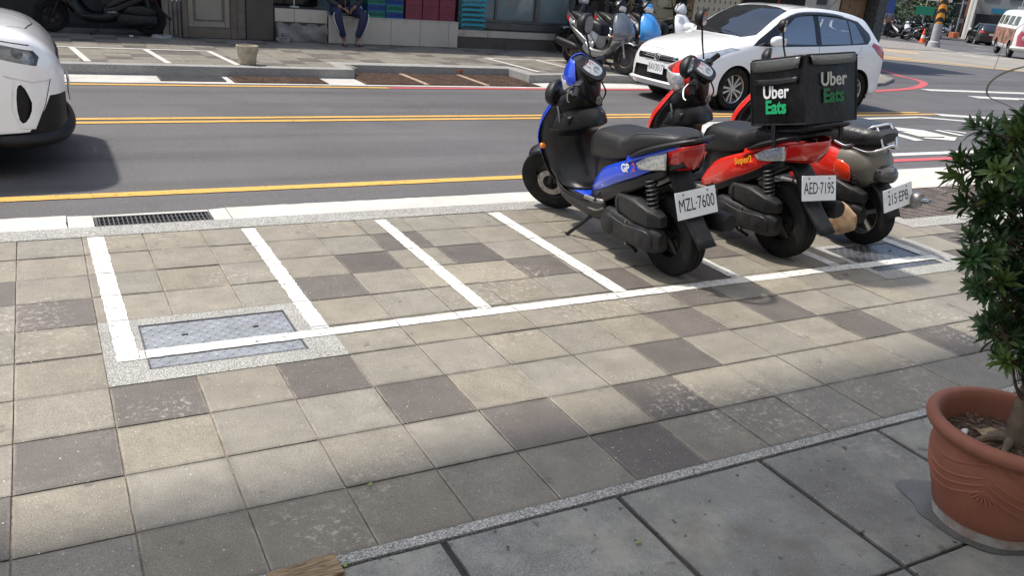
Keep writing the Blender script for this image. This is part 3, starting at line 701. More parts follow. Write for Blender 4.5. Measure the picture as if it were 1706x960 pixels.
        g = carve(bm, Y_, Z_, [(s*.58, .30), (s*.60, .44), (s*.70, .50), (s*.74, .36)], lambda c, n: c.x > -.26, -.012); parts.append(('fog_recess', g, M_blk))
    ws = carve(bm, X, Y_, [(-1.10, -.50), (-1.06, 0), (-1.10, .50), (-1.24, .655), (-1.90, .545), (-1.98, .3), (-2.0, 0), (-1.98, -.3), (-1.90, -.545), (-1.24, -.655)], lambda c, n: c.z > .95, -.004); parts.append(('windscreen', ws))
    rw = carve(bm, Y_, Z_, [(-.56, 1.04), (.56, 1.04), (.47, 1.28), (-.47, 1.28)], lambda c, n: c.x < -3.6, -.004); parts.append(('rear_window', rw))
    F = lambda c, n: c.x > -.2
    # lower mouth, grille strip, chrome bars
    g = carve(bm, Y_, Z_, [(-.56, .30), (.56, .30), (.50, .485), (-.50, .485)], F, -.03); parts.append(('lower_grille', g, M_blk))
    g = carve(bm, Y_, Z_, [(-.44, .575), (.44, .575), (.47, .625), (.45, .665), (-.45, .665), (-.47, .625)], F, -.012); parts.append(('upper_grille', g, M_blk))
    g = carve(bm, X, Y_, [(-.10, -.50), (-.108, -.50), (-.075, 0), (-.108, .50), (-.10, .50), (-.067, 0)], lambda c, n: c.z > .6, -.008); parts.append(('bonnet_gap', g, M_blk))
    body = bmobj(bm, 'body', paint, t, 55)
    for q in parts: bmobj(q[1], q[0], q[2] if len(q) > 2 else (M_sgls if q[0] == 'side_window' else M_gls), t, 60)
    ch = MB()
    for z in (.585, .628, .655): ch.tube([(-.055, -.47, z), (-.004, -.34, z-.003), (.006, 0, z-.006), (-.004, .34, z-.003), (-.055, .47, z)], .008, 8, sub=4, flat=1)
    ch.build('grille_bar', M_chr, t)
    em = MB(); em.lathe([(.001, .012), (.052, .010), (.060, .004), (.060, 0)], 24, axis='x', c=(.004, 0, .625)); em.build('badge', mat('badge_dark', (.10, .10, .11), .3, .6), t)
    e2 = MB()
    def ell(a, b_, cz, dx):
        e2.tube([(.017+dx, a*math.cos(k*math.pi/12), .625+cz+b_*math.sin(k*math.pi/12)) for k in range(25)], .0055, 6, cap=False)
    ell(.066, .047, 0, 0); ell(.022, .043, 0, .003); ell(.040, .016, .024, .003); e2.build('badge_ring', M_chr, t)
    sk = MB(); sk.sheet([[(-.02, -.62, .262), (.035, -.3, .262), (.045, 0, .262), (.035, .3, .262), (-.02, .62, .262)], [(-.005, -.64, .285), (.05, -.3, .29), (.06, 0, .29), (.05, .3, .29), (-.005, .64, .285)], [(-.03, -.62, .31), (.02, -.3, .31), (.03, 0, .31), (.02, .3, .31), (-.03, .62, .31)]], 5, 4)
    sk.build('bumper_lip', paint, t, sol=.01)
    plate(t, frame((.018, 0, .478), (0, 1, 0), (0, 0, 1)), txt, .36, .165, .14, sx=.62)
    # wheel wells and underside
    for cx in (FX, RX):
        for s in (1, -1): MB().lathe([(.001, s*.50), (.335, s*.50), (.345, s*.815)], 28, axis='y', c=(cx, 0, .30)).build('wheel_well', M_pit, t)
    ub = MB(); ub.bx(-3.9, -.2, -.68, .68, .16, .24); ub.build('underbody', M_pit, t)
    for cx in (FX, RX):
        for s in (1, -1): wheel(t, (cx, s*.735, .30), .30, .185, 10, s, .205)
    for s in (1, -1):
        m = MB(); m.loft([(-1.35, s*.86, .985, .02, .02, 2, 0), (-1.37, s*.93, .99, .10, .065, 2.6, 0), (-1.37, s*1.0, .995, .11, .075, 2.6, 0), (-1.36, s*1.04, .995, .05, .05, 2.4, 0)], 16, sub=3)
        mi = m.build('wing_mirror', paint, t); a = MB(); a.tube([(-1.36, s*.80, .93), (-1.37, s*.90, .965)], .022, 8); a.build('mirror_arm', M_blk, mi)
        g = MB(); g.box((-1.455, s*.985, .995), (.02, .13, .10)); g.build('mirror_glass', M_gls if False else M_chr, mi)
        for x in (-2.30, -3.25):
            h = MB(); h.tube([(x, s*.845, .80+(.02 if x < -3 else 0)), (x-.02, s*.875, .805+(.02 if x < -3 else 0)), (x-.16, s*.872, .81+(.02 if x < -3 else 0)), (x-.18, s*.842, .81+(.02 if x < -3 else 0))], .013, 8); h.build('door_handle', paint, t)
        v = MB(); v.sheet([[(-1.30, s*.75, 1.0), (-1.62, s*.675, 1.225), (-1.97, s*.63, 1.372), (-2.4, s*.605, 1.415), (-2.9, s*.60, 1.405), (-3.35, s*.595, 1.335)], [(-1.42, s*.775, .985), (-1.66, s*.71, 1.20), (-1.99, s*.665, 1.335), (-2.4, s*.645, 1.378), (-2.9, s*.64, 1.37), (-3.28, s*.63, 1.305)]], 4, 3)
        v.build('rain_visor', mat('visor', (.02, .02, .022), .15, coat=.5), t, sol=.006)
    # interior
    it = MB()
    for s in (1, -1):
        it.loft([(-2.22, s*.36, .50, .22, .08, 3, 0), (-2.38, s*.36, .85, .22, .07, 3, 0), (-2.48, s*.36, 1.10, .19, .06, 3, 0)], 12, sub=3, axis='z')
        it.loft([(-2.49, s*.36, 1.12, .10, .05, 3, 0), (-2.52, s*.36, 1.27, .09, .04, 3, 0)], 10, sub=2, axis='z')
    it.loft([(-3.2, 0, .5, .58, .08, 4, 0), (-3.35, 0, 1.05, .56, .06, 4, 0)], 12, sub=2, axis='z'); it.bx(-3.7, -1.2, -.7, .7, .26, .5)
    it.loft([(-1.25, 0, .75, .70, .2, 4, 0), (-1.45, 0, .93, .68, .15, 4, 0)], 12, sub=2, axis='z')
    it.build('interior', mat('seat_dark', (.035, .035, .037), .8), t)
    st = MB(); st.tube([(-1.62, .36+.17*math.cos(k*math.pi/8), .93+.16*math.sin(k*math.pi/8)) for k in range(17)], .014, 6); st.build('steering_wheel', M_blk, t)
    rm = MB(); rm.box((-1.72, 0, 1.25), (.03, .22, .06)); rm.build('rear_view_mirror', M_blk, t)
    wp = MB()
    for y0, y1 in ((.50, -.05), (-.02, -.52)): wp.tube([(-1.10, y0, 1.0), (-1.13, (y0+y1)/2, 1.045), (-1.15, y1, 1.06)], .008, 6)
    wp.build('wiper', M_blk, t)
    an = MB(); an.tube([(-3.35, 0, 1.43), (-3.55, 0, 1.60)], .006, 6); an.build('aerial', M_blk, t)
    return t
car = hatchback(); car.rotation_euler = (0, 0, math.pi); car.location = (6.60, 7.24, -.015); car.scale = (.885, .93, .925)

def suv(paint=None, label='white sport utility car entering from the left edge on the near lane'):
    t = thing('sport_utility_car', label, 'car'); paint = paint or mat('pearl_white', (.84, .845, .85), .28, coat=1.0, dirt=.08, dcol=(.5, .49, .47), dscale=3, obj=True)
    r = lambda *p: [(p[i], p[i+1]) for i in range(0, len(p), 2)]
    W = [(0.0, r(0,.32, .28,.32, .50,.34, .60,.46, .61,.60, .60,.66, .55,.715, .30,.735, 0,.74)),
         (-.05, r(0,.25, .36,.25, .66,.28, .735,.45, .74,.60, .73,.71, .66,.80, .36,.825, 0,.83)),
         (-.13, r(0,.23, .42,.23, .77,.26, .83,.46, .83,.63, .815,.78, .72,.885, .40,.91, 0,.92)),
         (-.24, r(0,.22, .45,.22, .85,.25, .895,.47, .89,.66, .87,.845, .77,.945, .42,.975, 0,.985)),
         (-.42, r(0,.21, .45,.21, .87,.24, .915,.48, .91,.70, .885,.885, .79,.98, .44,1.015, 0,1.025)),
         (-.75, r(0,.20, .45,.20, .88,.24, .925,.50, .92,.74, .90,.93, .81,1.03, .46,1.075, 0,1.085)),
         (-1.15, r(0,.20, .45,.20, .88,.24, .92,.50, .92,.76, .90,.97, .82,1.07, .48,1.115, 0,1.125)),
         (-1.45, r(0,.20, .45,.20, .88,.24, .92,.50, .92,.78, .895,1.0, .80,1.15, .5,1.22, 0,1.24)),
         (-1.90, r(0,.20, .45,.20, .88,.24, .92,.50, .92,.80, .895,1.03, .73,1.40, .48,1.46, 0,1.48)),
         (-2.30, r(0,.20, .45,.20, .88,.24, .92,.50, .92,.82, .895,1.05, .68,1.56, .46,1.62, 0,1.64)),
         (-3.10, r(0,.20, .45,.20, .88,.24, .92,.50, .92,.84, .895,1.08, .67,1.58, .46,1.64, 0,1.665)),
         (-3.95, r(0,.22, .45,.22, .88,.26, .92,.52, .92,.86, .885,1.12, .65,1.53, .45,1.60, 0,1.62)),
         (-4.35, r(0,.28, .45,.28, .84,.32, .88,.54, .88,.86, .83,1.10, .68,1.30, .45,1.36, 0,1.38)),
         (-4.55, r(0,.36, .45,.36, .72,.38, .76,.54, .76,.80, .70,1.0, .62,1.08, .40,1.10, 0,1.11))]
    bm = shell(W, 10, 7); X, Y_, Z_ = (1, 0, 0), (0, 1, 0), (0, 0, 1); parts = []
    for s in (1, -1):
        for cx in (-.93, -3.60): carve(bm, X, Z_, arc(cx, .35, .40, -20, 200, 20)+[(cx-.37, .1), (cx+.37, .1)], lambda c, n, s=s: c.y*s > .45)
        sd_ = lambda c, n, s=s: c.y*s > .40
        g = carve(bm, X, Z_, [(-.16, .755), (-.30, .785), (-.50, .835), (-.80, .91), (-.86, .94), (-.60, .925), (-.36, .89), (-.17, .85), (-.14, .81)], lambda c, n, s=s: c.y*s > .60, -.003)
        q = g.copy(); q.normal_update()
        for v in q.verts: v.co -= Vector((.02, s*.03, .012))
        parts += [('headlight', g, M_lamp), ('headlight_reflector', q, M_lampin)]
        g = carve(bm, X, Z_, [(-.085, .665), (-.19, .655), (-.36, .70), (-.30, .665), (-.33, .50), (-.29, .355), (-.20, .345), (-.13, .50)], sd_, -.006); g.normal_update(); parts.append(('bumper_scoop', g, paint))
        g = carve(g, X, Z_, [(-.275, .635), (-.258, .640), (-.24, .615), (-.222, .57), (-.208, .52), (-.214, .47), (-.232, .425), (-.255, .395), (-.275, .388), (-.29, .41), (-.297, .47), (-.294, .55), (-.286, .61)], sd_, -.022); parts.append(('side_vent', g, M_blk))
        g = carve(bm, X, Z_, [(-.02, .10), (-4.6, .10), (-4.6, .40), (-3.98, .40), (-1.33, .33), (-.53, .315), (-.24, .33), (-.14, .47), (-.10, .56), (.02, .56)], lambda c, n, s=s: c.y*s > .40, -.003); parts.append(('lower_cladding', g, M_blk))
        g = carve(bm, X, Z_, [(-1.75, 1.07), (-2.38, 1.50), (-3.90, 1.50), (-4.15, 1.32), (-4.15, 1.13), (-3, 1.09)], sd_, -.004); parts.append(('side_window', g, M_gls))
    F = lambda c, n: c.x > -.30
    g = carve(bm, Y_, Z_, [(-.60, .66), (-.48, .54), (.48, .54), (.60, .66), (.56, .80), (-.56, .80)], F, -.02); parts.append(('radiator_grille', g, M_blk))
    g = carve(bm, Y_, Z_, [(-.66, .20), (.66, .20), (.56, .46), (-.56, .46)], F, -.012); parts.append(('lower_grille', g, M_blk))
    g = carve(bm, X, Y_, [(-1.45, -.7), (-1.40, 0), (-1.45, .7), (-2.28, .60), (-2.34, 0), (-2.28, -.60)], lambda c, n: c.z > 1.05, -.004); parts.append(('windscreen', g, M_gls))
    # bonnet shut line and shut line between bonnet and wing
    g = carve(bm, X, Y_, [(-.30, -.66), (-.20, -.50), (-.155, 0), (-.20, .50), (-.30, .66), (-.308, .66), (-.207, .50), (-.162, 0), (-.207, -.50), (-.308, -.66)], lambda c, n: c.z > .86, -.008); parts.append(('bonnet_gap', g, M_pit))
    for s in (1, -1):
        g = carve(bm, X, Z_, [(-.19, .880), (-.45, .925), (-.95, .99), (-1.3, 1.03), (-1.3, 1.036), (-.95, .996), (-.45, .931), (-.19, .887)], lambda c, n, s=s: c.y*s > .55, -.008); parts.append(('bonnet_gap', g, M_pit))
    rw = carve(bm, Y_, Z_, [(-.62, 1.16), (.62, 1.16), (.52, 1.50), (-.52, 1.50)], lambda c, n: c.x < -3.9, -.004); parts.append(('rear_window', rw, M_gls))
    for s in (1, -1): parts.append(('tail_light', carve(bm, Y_, Z_, [(s*.45, .98), (s*.85, .95), (s*.85, 1.12), (s*.62, 1.10)], lambda c, n: c.x < -4.1, .004), M_red))
    parts.append(('rear_plate', carve(bm, Y_, Z_, [(-.18, .82), (.18, .82), (.18, .97), (-.18, .97)], lambda c, n: c.x < -4.3, .006), M_plt))
    bmobj(bm, 'body', paint, t, 55)
    for n_, g, m in parts: bmobj(g, n_, m, t, 60)
    # projector lenses, chin strip, plate in its carrier
    for s in (1, -1):
        for x, y, z in ((-.27, .835, .825), (-.42, .865, .86)):
            b = MB(); b.lathe([(.001, .03), (.03, .022), (.042, 0), (.046, -.02)], 16, axis='y'); b.xf(Matrix.Translation((x, s*(y-.01), z)) @ Matrix.Scale(s, 4, (0, 1, 0))); b.build('projector_lens', mat('lens_glass', (.25, .27, .30), .06, .4), t)
    sp = MB(); sp.sheet([[(-.42, -.93, .235), (-.22, -.90, .225), (-.02, -.60, .22), (.03, 0, .22), (-.02, .60, .22), (-.22, .90, .225), (-.42, .93, .235)], [(-.42, -.945, .27), (-.20, -.915, .27), (.01, -.60, .27), (.06, 0, .27), (.01, .60, .27), (-.20, .915, .27), (-.42, .945, .27)], [(-.42, -.93, .31), (-.23, -.895, .32), (-.03, -.60, .33), (.02, 0, .33), (-.03, .60, .33), (-.23, .895, .32), (-.42, .93, .31)]], 5, 4)
    sp.build('chin_spoiler', M_blk, t, sol=.012)
    pl = MB(); pl.box((.035, 0, .50), (.012, .33, .16)); pl.build('licence_plate', M_plt, t, bev=.003)
    ww = MB()
    for cx in (-.93, -3.60):
        for s in (1, -1): wheel(t, (cx, s*.80, .35), .35, .215, 10, s, .235)
        for s in (1, -1): MB().lathe([(.001, s*.53), (.40, s*.53), (.41, s*.90)], 28, axis='y', c=(cx, 0, .35)).build('wheel_well', M_pit, t)
    ub = MB(); ub.bx(-4.3, -.14, -.74, .74, .20, .28); ub.build('underbody', M_pit, t)
    it = MB()
    for s in (1, -1): it.loft([(-2.5, s*.38, .6, .24, .08, 3, 0), (-2.7, s*.38, 1.0, .24, .07, 3, 0), (-2.8, s*.38, 1.3, .17, .06, 3, 0)], 12, sub=3, axis='z')
    it.bx(-4.0, -1.5, -.75, .75, .3, .6); it.build('interior', MATS['seat_dark'], t)
    for s in (1, -1):
        m = MB(); m.loft([(-1.75, s*.92, 1.10, .03, .03, 2, 0), (-1.77, s*1.0, 1.12, .11, .08, 2.6, 0), (-1.77, s*1.08, 1.12, .10, .08, 2.6, 0), (-1.76, s*1.12, 1.12, .04, .04, 2, 0)], 14, sub=3); m.build('wing_mirror', M_cw, t)
    return t
su = suv(); su.location = (-.57, 4.88, -.015); su.scale = (.97, .97, .955)
# ---------------------------------------------------------------- scooters
M_seat = mat('black_vinyl', (.016, .016, .017), .45, spec=.35, bump=.35, bscale=220, obj=True, dirt=.12, dcol=(.06, .058, .055), dscale=6)
M_gblk = mat('scooter_black', (.006, .006, .007), .36, coat=.10, spec=.35, dirt=.15, dcol=(.030, .028, .026), dscale=5, obj=True)
M_eng = mat('engine_grey', (.015, .015, .016), .5, .1, spec=.35, dirt=.35, dcol=(.050, .043, .035), dscale=12, obj=True)
M_sil = mat('scooter_silver', (.33, .33, .335), .32, .7, dirt=.25, dcol=(.16, .14, .12), dscale=6, obj=True)
M_blue = mat('scooter_blue', (.010, .055, .52), .25, coat=.9, dirt=.05, dcol=(.06, .08, .2), obj=True)
M_sred = mat('scooter_red', (.62, .018, .010), .27, coat=.8, dirt=.08, dcol=(.35, .05, .03), obj=True)
M_beige = mat('scooter_beige', (.155, .145, .118), .38, .15, coat=.3, dirt=.2, dcol=(.15, .12, .08), dscale=6, obj=True)
M_sky = mat('scooter_light_blue', (.055, .30, .72), .28, coat=.8, obj=True, dirt=.06)
M_swh = mat('scooter_white', (.66, .67, .68), .28, coat=.7, obj=True, dirt=.08)
M_smk = mat('smoked_lens', (.05, .05, .045), .12, coat=.8)
M_clr = mat('clear_lens', (.55, .56, .55), .15, .35, coat=.8, var=.35, vscale=55, obj=True)
M_dial = mat('dial_face', (.30, .32, .34), .3, coat=.5, var=.35, vscale=40, obj=True)
M_mir = mat('mirror_face', (.35, .37, .38), .04, 1)
M_rimd = mat('rim_black', (.02, .02, .02), .4, .4)

def scooter(name, label, cfg, detail=True):
    g = lambda k, d=None: cfg.get(k, d)
    t = thing(name, label, 'motor scooter', group=g('group'))
    main, front, under = g('main'), g('front', g('main')), g('under', M_gblk)
    SY, AX = 1.29, Vector((0, -.42, .9)).normalized()
    P0 = Vector((0, SY, .23)); st = R(g('steer', 38))
    ST = Matrix.Translation(P0) @ Matrix.Rotation(st, 4, AX) @ Matrix.Translation(-P0)
    RZ = Matrix.Rotation(R(90), 4, 'Z')
    rim = g('rim', M_rimd)
    rw_ = .212 if g('retro') else .235; wheel(t, Matrix.Translation((0, 0, rw_)) @ RZ, rw_, .10 if g('retro') else .115, 5, 1, .135, rim, 'rear_wheel', twin=False)
    wheel(t, ST @ Matrix.Translation((0, SY, .23)) @ RZ, .23, .10, 5, 1, .135, g('front_rim', rim), 'front_wheel', twin=False)
    # front fork, fender
    f = MB()
    for s in (-1, 1): f.tube([(s*.075, SY, .23), (s*.075, SY-.10, .46)], .018, 8)
    f.tube([(0, SY-.11, .46), (0, SY-.30, .88)], .03, 10); f.box((0, SY-.11, .47), (.18, .05, .05)); f.xf(ST); f.build('fork', M_stl if g('oldfork') else M_blk, t, bev=.003)
    f = MB(); rows = []
    for x, rr in ((-.068, .225), (-.060, .245), (0, .258), (.060, .245), (.068, .225)):
        rows.append([(x, SY+rr*math.cos(R(a)), .23+rr*math.sin(R(a))) for a in ((62, 75, 90, 105, 120, 135, 150) if not g('retro') else (-5, 20, 45, 70, 95, 120, 145))])
    f.sheet(rows, 3, 4); f.xf(ST); f.build('front_fender', g('fender', under), t, sol=.004)
    # leg shield: outer cowl and inner panel
    def frow(z, hw, ye, yc): return [(-hw, ye, z), (-hw*.72, ye+(yc-ye)*.62, z+.004), (0, yc, z+.01), (hw*.72, ye+(yc-ye)*.62, z+.004), (hw, ye, z)]
    low = [frow(.27, .13, 1.00, 1.02), frow(.37, .185, 1.06, 1.07), frow(.47, .205, 1.10, 1.21)]
    hi = [frow(.47, .205, 1.10, 1.21), frow(.58, .222, 1.11, 1.26), frow(.69, .215, 1.07, 1.225), frow(.79, .180, 1.01, 1.15), frow(.885, .12, .97, 1.06)]
    MB().sheet(hi, 4, 4).build('leg_shield', front, t, sol=.006)
    MB().sheet(low, 4, 4).build('lower_cowl', g('lowcowl', under), t, sol=.006)
    n = MB(); n.sheet([frow(.885, .115, .95, .87), frow(.79, .185, .99, .88), frow(.69, .208, 1.055, .90), frow(.58, .207, 1.10, .92), frow(.45, .185, 1.09, .88), frow(.345, .172, .99, .80), frow(.300, .165, .90, .72)], 4, 4)
    n.build('inner_shield', g('inner', M_gblk), t, sol=.006)
    if detail:
        n = MB(); n.sheet([frow(.775, .15, .975, .868), frow(.72, .185, .965, .835), frow(.668, .206, .985, .815), frow(.655, .206, .992, .822)], 4, 3).sheet([frow(.655, .206, .992, .822), frow(.63, .19, 1.03, .87), frow(.60, .18, 1.07, .91)], 4, 2); n.build('pocket_ledge', g('inner', M_gblk), t, 30, sol=.004)
        k = MB(); k.lathe([(.001, -.0), (.010, -.002), (.011, .004), (.026, .006), (.028, .03)], 18, axis='y', c=(.085, .865, .815)); k.build('ignition_lock', M_stl, t)
        k = MB(); k.lathe([(.001, 0), (.030, .002), (.033, .01), (.034, .04)], 20, axis='y', c=(-.11, .868, .71)); k.build('pocket_cap', M_blk, t)
        k = MB(); k.tube([(-.165, .95, .80), (-.17, .93, .76), (-.165, .925, .70)], .006, 6); k.build('bag_hook', M_stl, t)
    # floor and side skirts
    n = MB(); n.loft([(0, .93, .285, .15, .022, 5, 0), (0, .75, .272, .16, .025, 5, 0), (0, .52, .285, .155, .03, 5, 0), (0, .42, .31, .14, .04, 4, 0)], 20, sub=3); n.build('floorboard', under, t)
    n = MB(); n.sheet([[(-.135, .88, .298), (0, .885, .302), (.135, .88, .298)], [(-.14, .72, .299), (0, .72, .303), (.14, .72, .299)], [(-.13, .56, .308), (0, .56, .312), (.13, .56, .308)]], 3, 3); n.build('floor_mat', g('mat', M_blk), t, sol=.004)
    n = MB(); n.sheet([[(-.155, 1.03, .45), (-.172, .93, .31), (-.172, .75, .29), (-.168, .58, .31), (-.165, .45, .40)], [(-.150, 1.03, .36), (-.165, .93, .245), (-.17, .75, .215), (-.172, .55, .225), (-.172, .40, .30)], [(-.11, 1.01, .32), (-.12, .90, .20), (-.13, .75, .175), (-.13, .55, .18), (-.13, .40, .24)]], 4, 3, mirror=True); n.build('side_skirt', g('skirt', under), t, sol=.005)
    fh = g('fh', 0)
    if not g('retro'):
        n = MB(); n.loft([(0, .63, .44, .10, .13, 3, 0), (0, .52, .48, .135, .15, 3.5, 0), (0, .30, .53, .14, .13, 3.5, 0), (0, .08, .61, .13, .09, 3.5, 0), (0, -.07, .665, .105, .055, 3.5, 0), (0, -.15, .69, .07, .035, 3, 0)], 22, sub=4); n.build('under_seat_body', under, t)
        n = MB(); n.sheet([[(-.135, .58, .425), (-.158, .46, .525), (-.163, .30, .600), (-.155, .12, .665), (-.116, -.07, .722)], [(-.145, .575+fh, .395-fh), (-.172, .46, .465-fh), (-.180, .30, .545-fh), (-.170, .12, .615-fh), (-.122, -.07, .69)], [(-.140, .57+fh, .375-fh*2), (-.168, .45, .425-fh*1.6), (-.175, .30, .500-fh*1.6), (-.165, .12, .575-fh), (-.116, -.06, .66)]], 5, 4, mirror=True); n.build('side_fairing', main, t, sol=.005)
        n = MB(); n.sheet([[(-.13, .62, .40), (-.163, .46, .43), (-.172, .30, .495), (-.160, .10, .57), (-.125, -.08, .640)], [(-.135, .62, .24), (-.168, .48, .31), (-.172, .30, .40), (-.155, .10, .50), (-.11, -.07, .60)]], 5, 3, mirror=True); n.build('lower_fairing', under, t, sol=.005)
        tk = g('tk', 1.0)
        MB().sheet([[(-.158, .22, .655), (-.150, .10, .705), (-.132, -.04, .752), (-.098, -.07-.13*tk, .782)], [(-.176, .22, .610), (-.168, .10, .668), (-.144, -.04, .722), (-.110, -.07-.10*tk, .758)]], 4, 3, mirror=True).build('tail_panel', main, t, sol=.005)
        # rear lamp cluster
        for s in (-1, 1):
            n = MB(); n.sheet([[(s*.172, .12, .640), (s*.150, .02, .705), (s*.124, -.08, .735)], [(s*.174, .10, .622), (s*.156, .01, .655), (s*.130, -.085, .685)], [(s*.168, .085, .612), (s*.150, .0, .625), (s*.124, -.08, .640)]], 4, 3); n.build('turn_lens', g('turn', M_clr), t, sol=.006)
        n = MB(); n.sheet([[(-.126, -.07, .738), (-.105, -.17, .765), (-.06, -.235, .775), (0, -.25, .775), (.06, -.235, .775), (.105, -.17, .765), (.126, -.07, .738)], [(-.132, -.075, .688), (-.105, -.17, .70), (-.06, -.225, .705), (0, -.24, .705), (.06, -.225, .705), (.105, -.17, .70), (.132, -.075, .688)], [(-.124, -.07, .638), (-.09, -.14, .64), (-.05, -.18, .64), (0, -.195, .64), (.05, -.18, .64), (.09, -.14, .64), (.124, -.07, .638)]], 4, 3); n.xf(Matrix.Translation((0, -.07*(1-tk), 0)) @ Matrix.Diagonal((.5+.5*tk, tk, 1, 1))) if tk != 1 else 0; n.build('tail_light', g('tail', M_red), t, sol=.008)
        n = MB(); n.loft([(0, .70, .56, .055, .03, 2.5, 0), (0, .665, .60, .110, .09, 3, 0), (0, .56, .635, .148, .100, 3.2, 0), (0, .40, .655, .160, .090, 3.2, 0), (0, .26, .680, .160, .080, 3.2, 0), (0, .17, .725, .152, .072, 3, 0), (0, .02, .762, .132, .058, 3, 0), (0, -.09, .785, .100, .040, 3, 0), (0, -.13, .79, .06, .02, 2.5, 0)], 26, sub=4); n.build('seat', M_seat, t)
        if detail:
            for s in (-1, 1): MB().tube([(s*.088, .665, .675), (s*.119, .56, .716), (s*.128, .40, .728), (s*.128, .26, .745), (s*.122, .17, .784), (s*.106, .02, .810), (s*.079, -.09, .818)], .0022, 6, sub=5).build('seat_seam', mat('seam_grey', (.06, .06, .06), .5), t)
        gr = MB()
        for s in (-1, 1): gr.tube([(s*.150, .20, .655), (s*.168, .10, .70), (s*.150, -.02, .75), (s*.105, -.16, .80), (s*.05, -.215, .815)], [.012, .022, .024, .020, .018], 8, sub=3, flat=.65)
        gr.tube([(-.06, -.21, .814), (0, -.22, .816), (.06, -.21, .814)], .018, 8, flat=.65); gr.build('grab_rail', g('rail', M_blk), t)
        fy, pz, py = -.335, g('pz', .47), g('py', -.145)
    else:
        n = MB(); n.loft([(0, .62, .40, .09, .13, 3, 0), (0, .52, .45, .14, .18, 3, 0), (0, .30, .50, .175, .17, 2.8, 0), (0, .12, .51, .18, .155, 2.6, 0)], 24, sub=4); n.build('side_body', main, t)
        n = MB(); n.loft([(0, .145, .515, .184, .165, 2.6, 0), (0, .08, .525, .180, .16, 2.5, 0), (0, .01, .53, .160, .145, 2.4, 0), (0, -.06, .53, .125, .11, 2.2, 0), (0, -.10, .52, .07, .06, 2, 0)], 24, sub=4); n.build('tail_cowl', M_beige, t)
        n = MB(); n.loft([(0, .66, .62, .07, .03, 2.5, 0), (0, .58, .68, .13, .07, 3, 0), (0, .35, .715, .160, .075, 3, 0), (0, .12, .725, .165, .075, 3, 0), (0, -.03, .735, .14, .06, 2.6, 0), (0, -.09, .735, .08, .03, 2.4, 0)], 26, sub=4)
        n.build('seat', mat('quilted_vinyl', (.025, .025, .027), .4, bump=2.5, bscale=38, obj=True), t)
        gr = MB()
        gr.tube([(-.15, .20, .675), (-.145, .11, .66), (-.125, .05, .70), (-.09, -.01, .79), (-.05, -.035, .805), (0, -.04, .81), (.05, -.035, .805), (.09, -.01, .79), (.125, .05, .70), (.145, .11, .66), (.15, .20, .675)], .011, 10, sub=4)
        gr.tube([(-.125, .07, .655), (-.115, -.04, .645), (-.075, -.10, .67), (0, -.115, .69), (.075, -.10, .67), (.115, -.04, .645), (.125, .07, .655)], .010, 10, sub=4)
        gr.tube([(-.06, -.03, .80), (-.07, -.08, .74), (-.065, -.105, .675)], .009, 8, sub=3).tube([(.06, -.03, .80), (.07, -.08, .74), (.065, -.105, .675)], .009, 8, sub=3)
        gr.build('grab_rail', M_chr, t)
        n = MB(); n.loft([(0, -.05, .505, .085, .06, 2.4, 0), (0, -.12, .505, .082, .058, 2.4, 0), (0, -.16, .495, .06, .04, 2.2, 0), (0, -.175, .49, .02, .015, 2, 0)], 20, sub=3); n.build('tail_light', M_smk, t)
        for s in (-1, 1):
            n = MB(); n.sheet([[(s*.176, .145, .575), (s*.180, .09, .57), (s*.176, .035, .545)], [(s*.192, .15, .53), (s*.194, .09, .52), (s*.184, .015, .50)], [(s*.180, .14, .455), (s*.184, .08, .45), (s*.174, .02, .445)]], 4, 4); n.build('turn_lens', M_amb if s > 0 else mat('orange_red_lens', (.60, .035, .008), .15, coat=.8), t, sol=.01)
        fy, pz, py = -.20, .375, -.168
    # rear mudguard and plate
    n = MB()
    if not g('retro'): o_ = g('py', -.145)+.145; mg = [(.075, .0, .64), (.072, -.06+o_, .56), (.068, -.105+o_, .46), (.062, -.16+o_, .375), (.056, -.295+o_, .245)]
    else: mg = [(.075, .05, .45), (.075, -.06, .43), (.07, -.14, .36), (.065, -.215, .235)]
    n.sheet([[(x*k, y-(.018 if abs(k) < 1 else 0), z+(.012 if abs(k) < 1 else 0)) for x, y, z in mg] for k in (-1, -.85, 0, .85, 1)], 4, 3); n.build('rear_mudguard', M_blk, t, sol=.005)
    if not g('noplate'):
        tl = R(16 if not g('retro') else 10); pm = Matrix.Translation((g('px', 0), py-.045, pz)) @ Matrix.Rotation(R(90)-tl, 4, 'X') @ Matrix.Rotation(R(g('prot', 0)), 4, 'Z')
        plate(t, pm, g('plate', 'MZL-7600'), .265, .145, .098, sx=g('psx', .58))
        b = MB(); b.tube([(0, py+.05, pz+.02), (0, py-.022, pz)], .02, 8); b.build('plate_bracket', M_blk, t)
    # engine, covers, muffler, shock, stands
    n = MB(); n.loft([(-.135, .44, .235, .03, .05, 3, 0), (-.15, .38, .235, .055, .088, 3, 0), (-.155, .25, .24, .06, .085, 3, 0), (-.155, .08, .245, .058, .078, 3, 0), (-.15, -.05, .245, .05, .075, 3, 0), (-.14, -.10, .24, .03, .05, 3, 0)], 24, sub=2); n.build('transmission_cover', M_eng, t, 25)
    n = MB(); n.lathe([(.001, -.232), (.050, -.230), (.062, -.222), (.068, -.19)], 22, axis='x', c=(0, .325, .24)); n.build('clutch_cap', M_eng, t); n = MB(); n.lathe([(.001, -.222), (.040, -.220), (.050, -.212), (.055, -.19)], 22, axis='x', c=(0, .02, .245)); n.build('gear_cap', M_eng, t)
    if detail:
        for k in range(7): a = k*2*math.pi/7; n = MB(); n.lathe([(.001, -.216), (.007, -.216), (.007, -.19)], 8, axis='x', c=(0, .19+.19*math.cos(a), .24+.068*math.sin(a))); n.build('cover_bolt', M_stl, t)
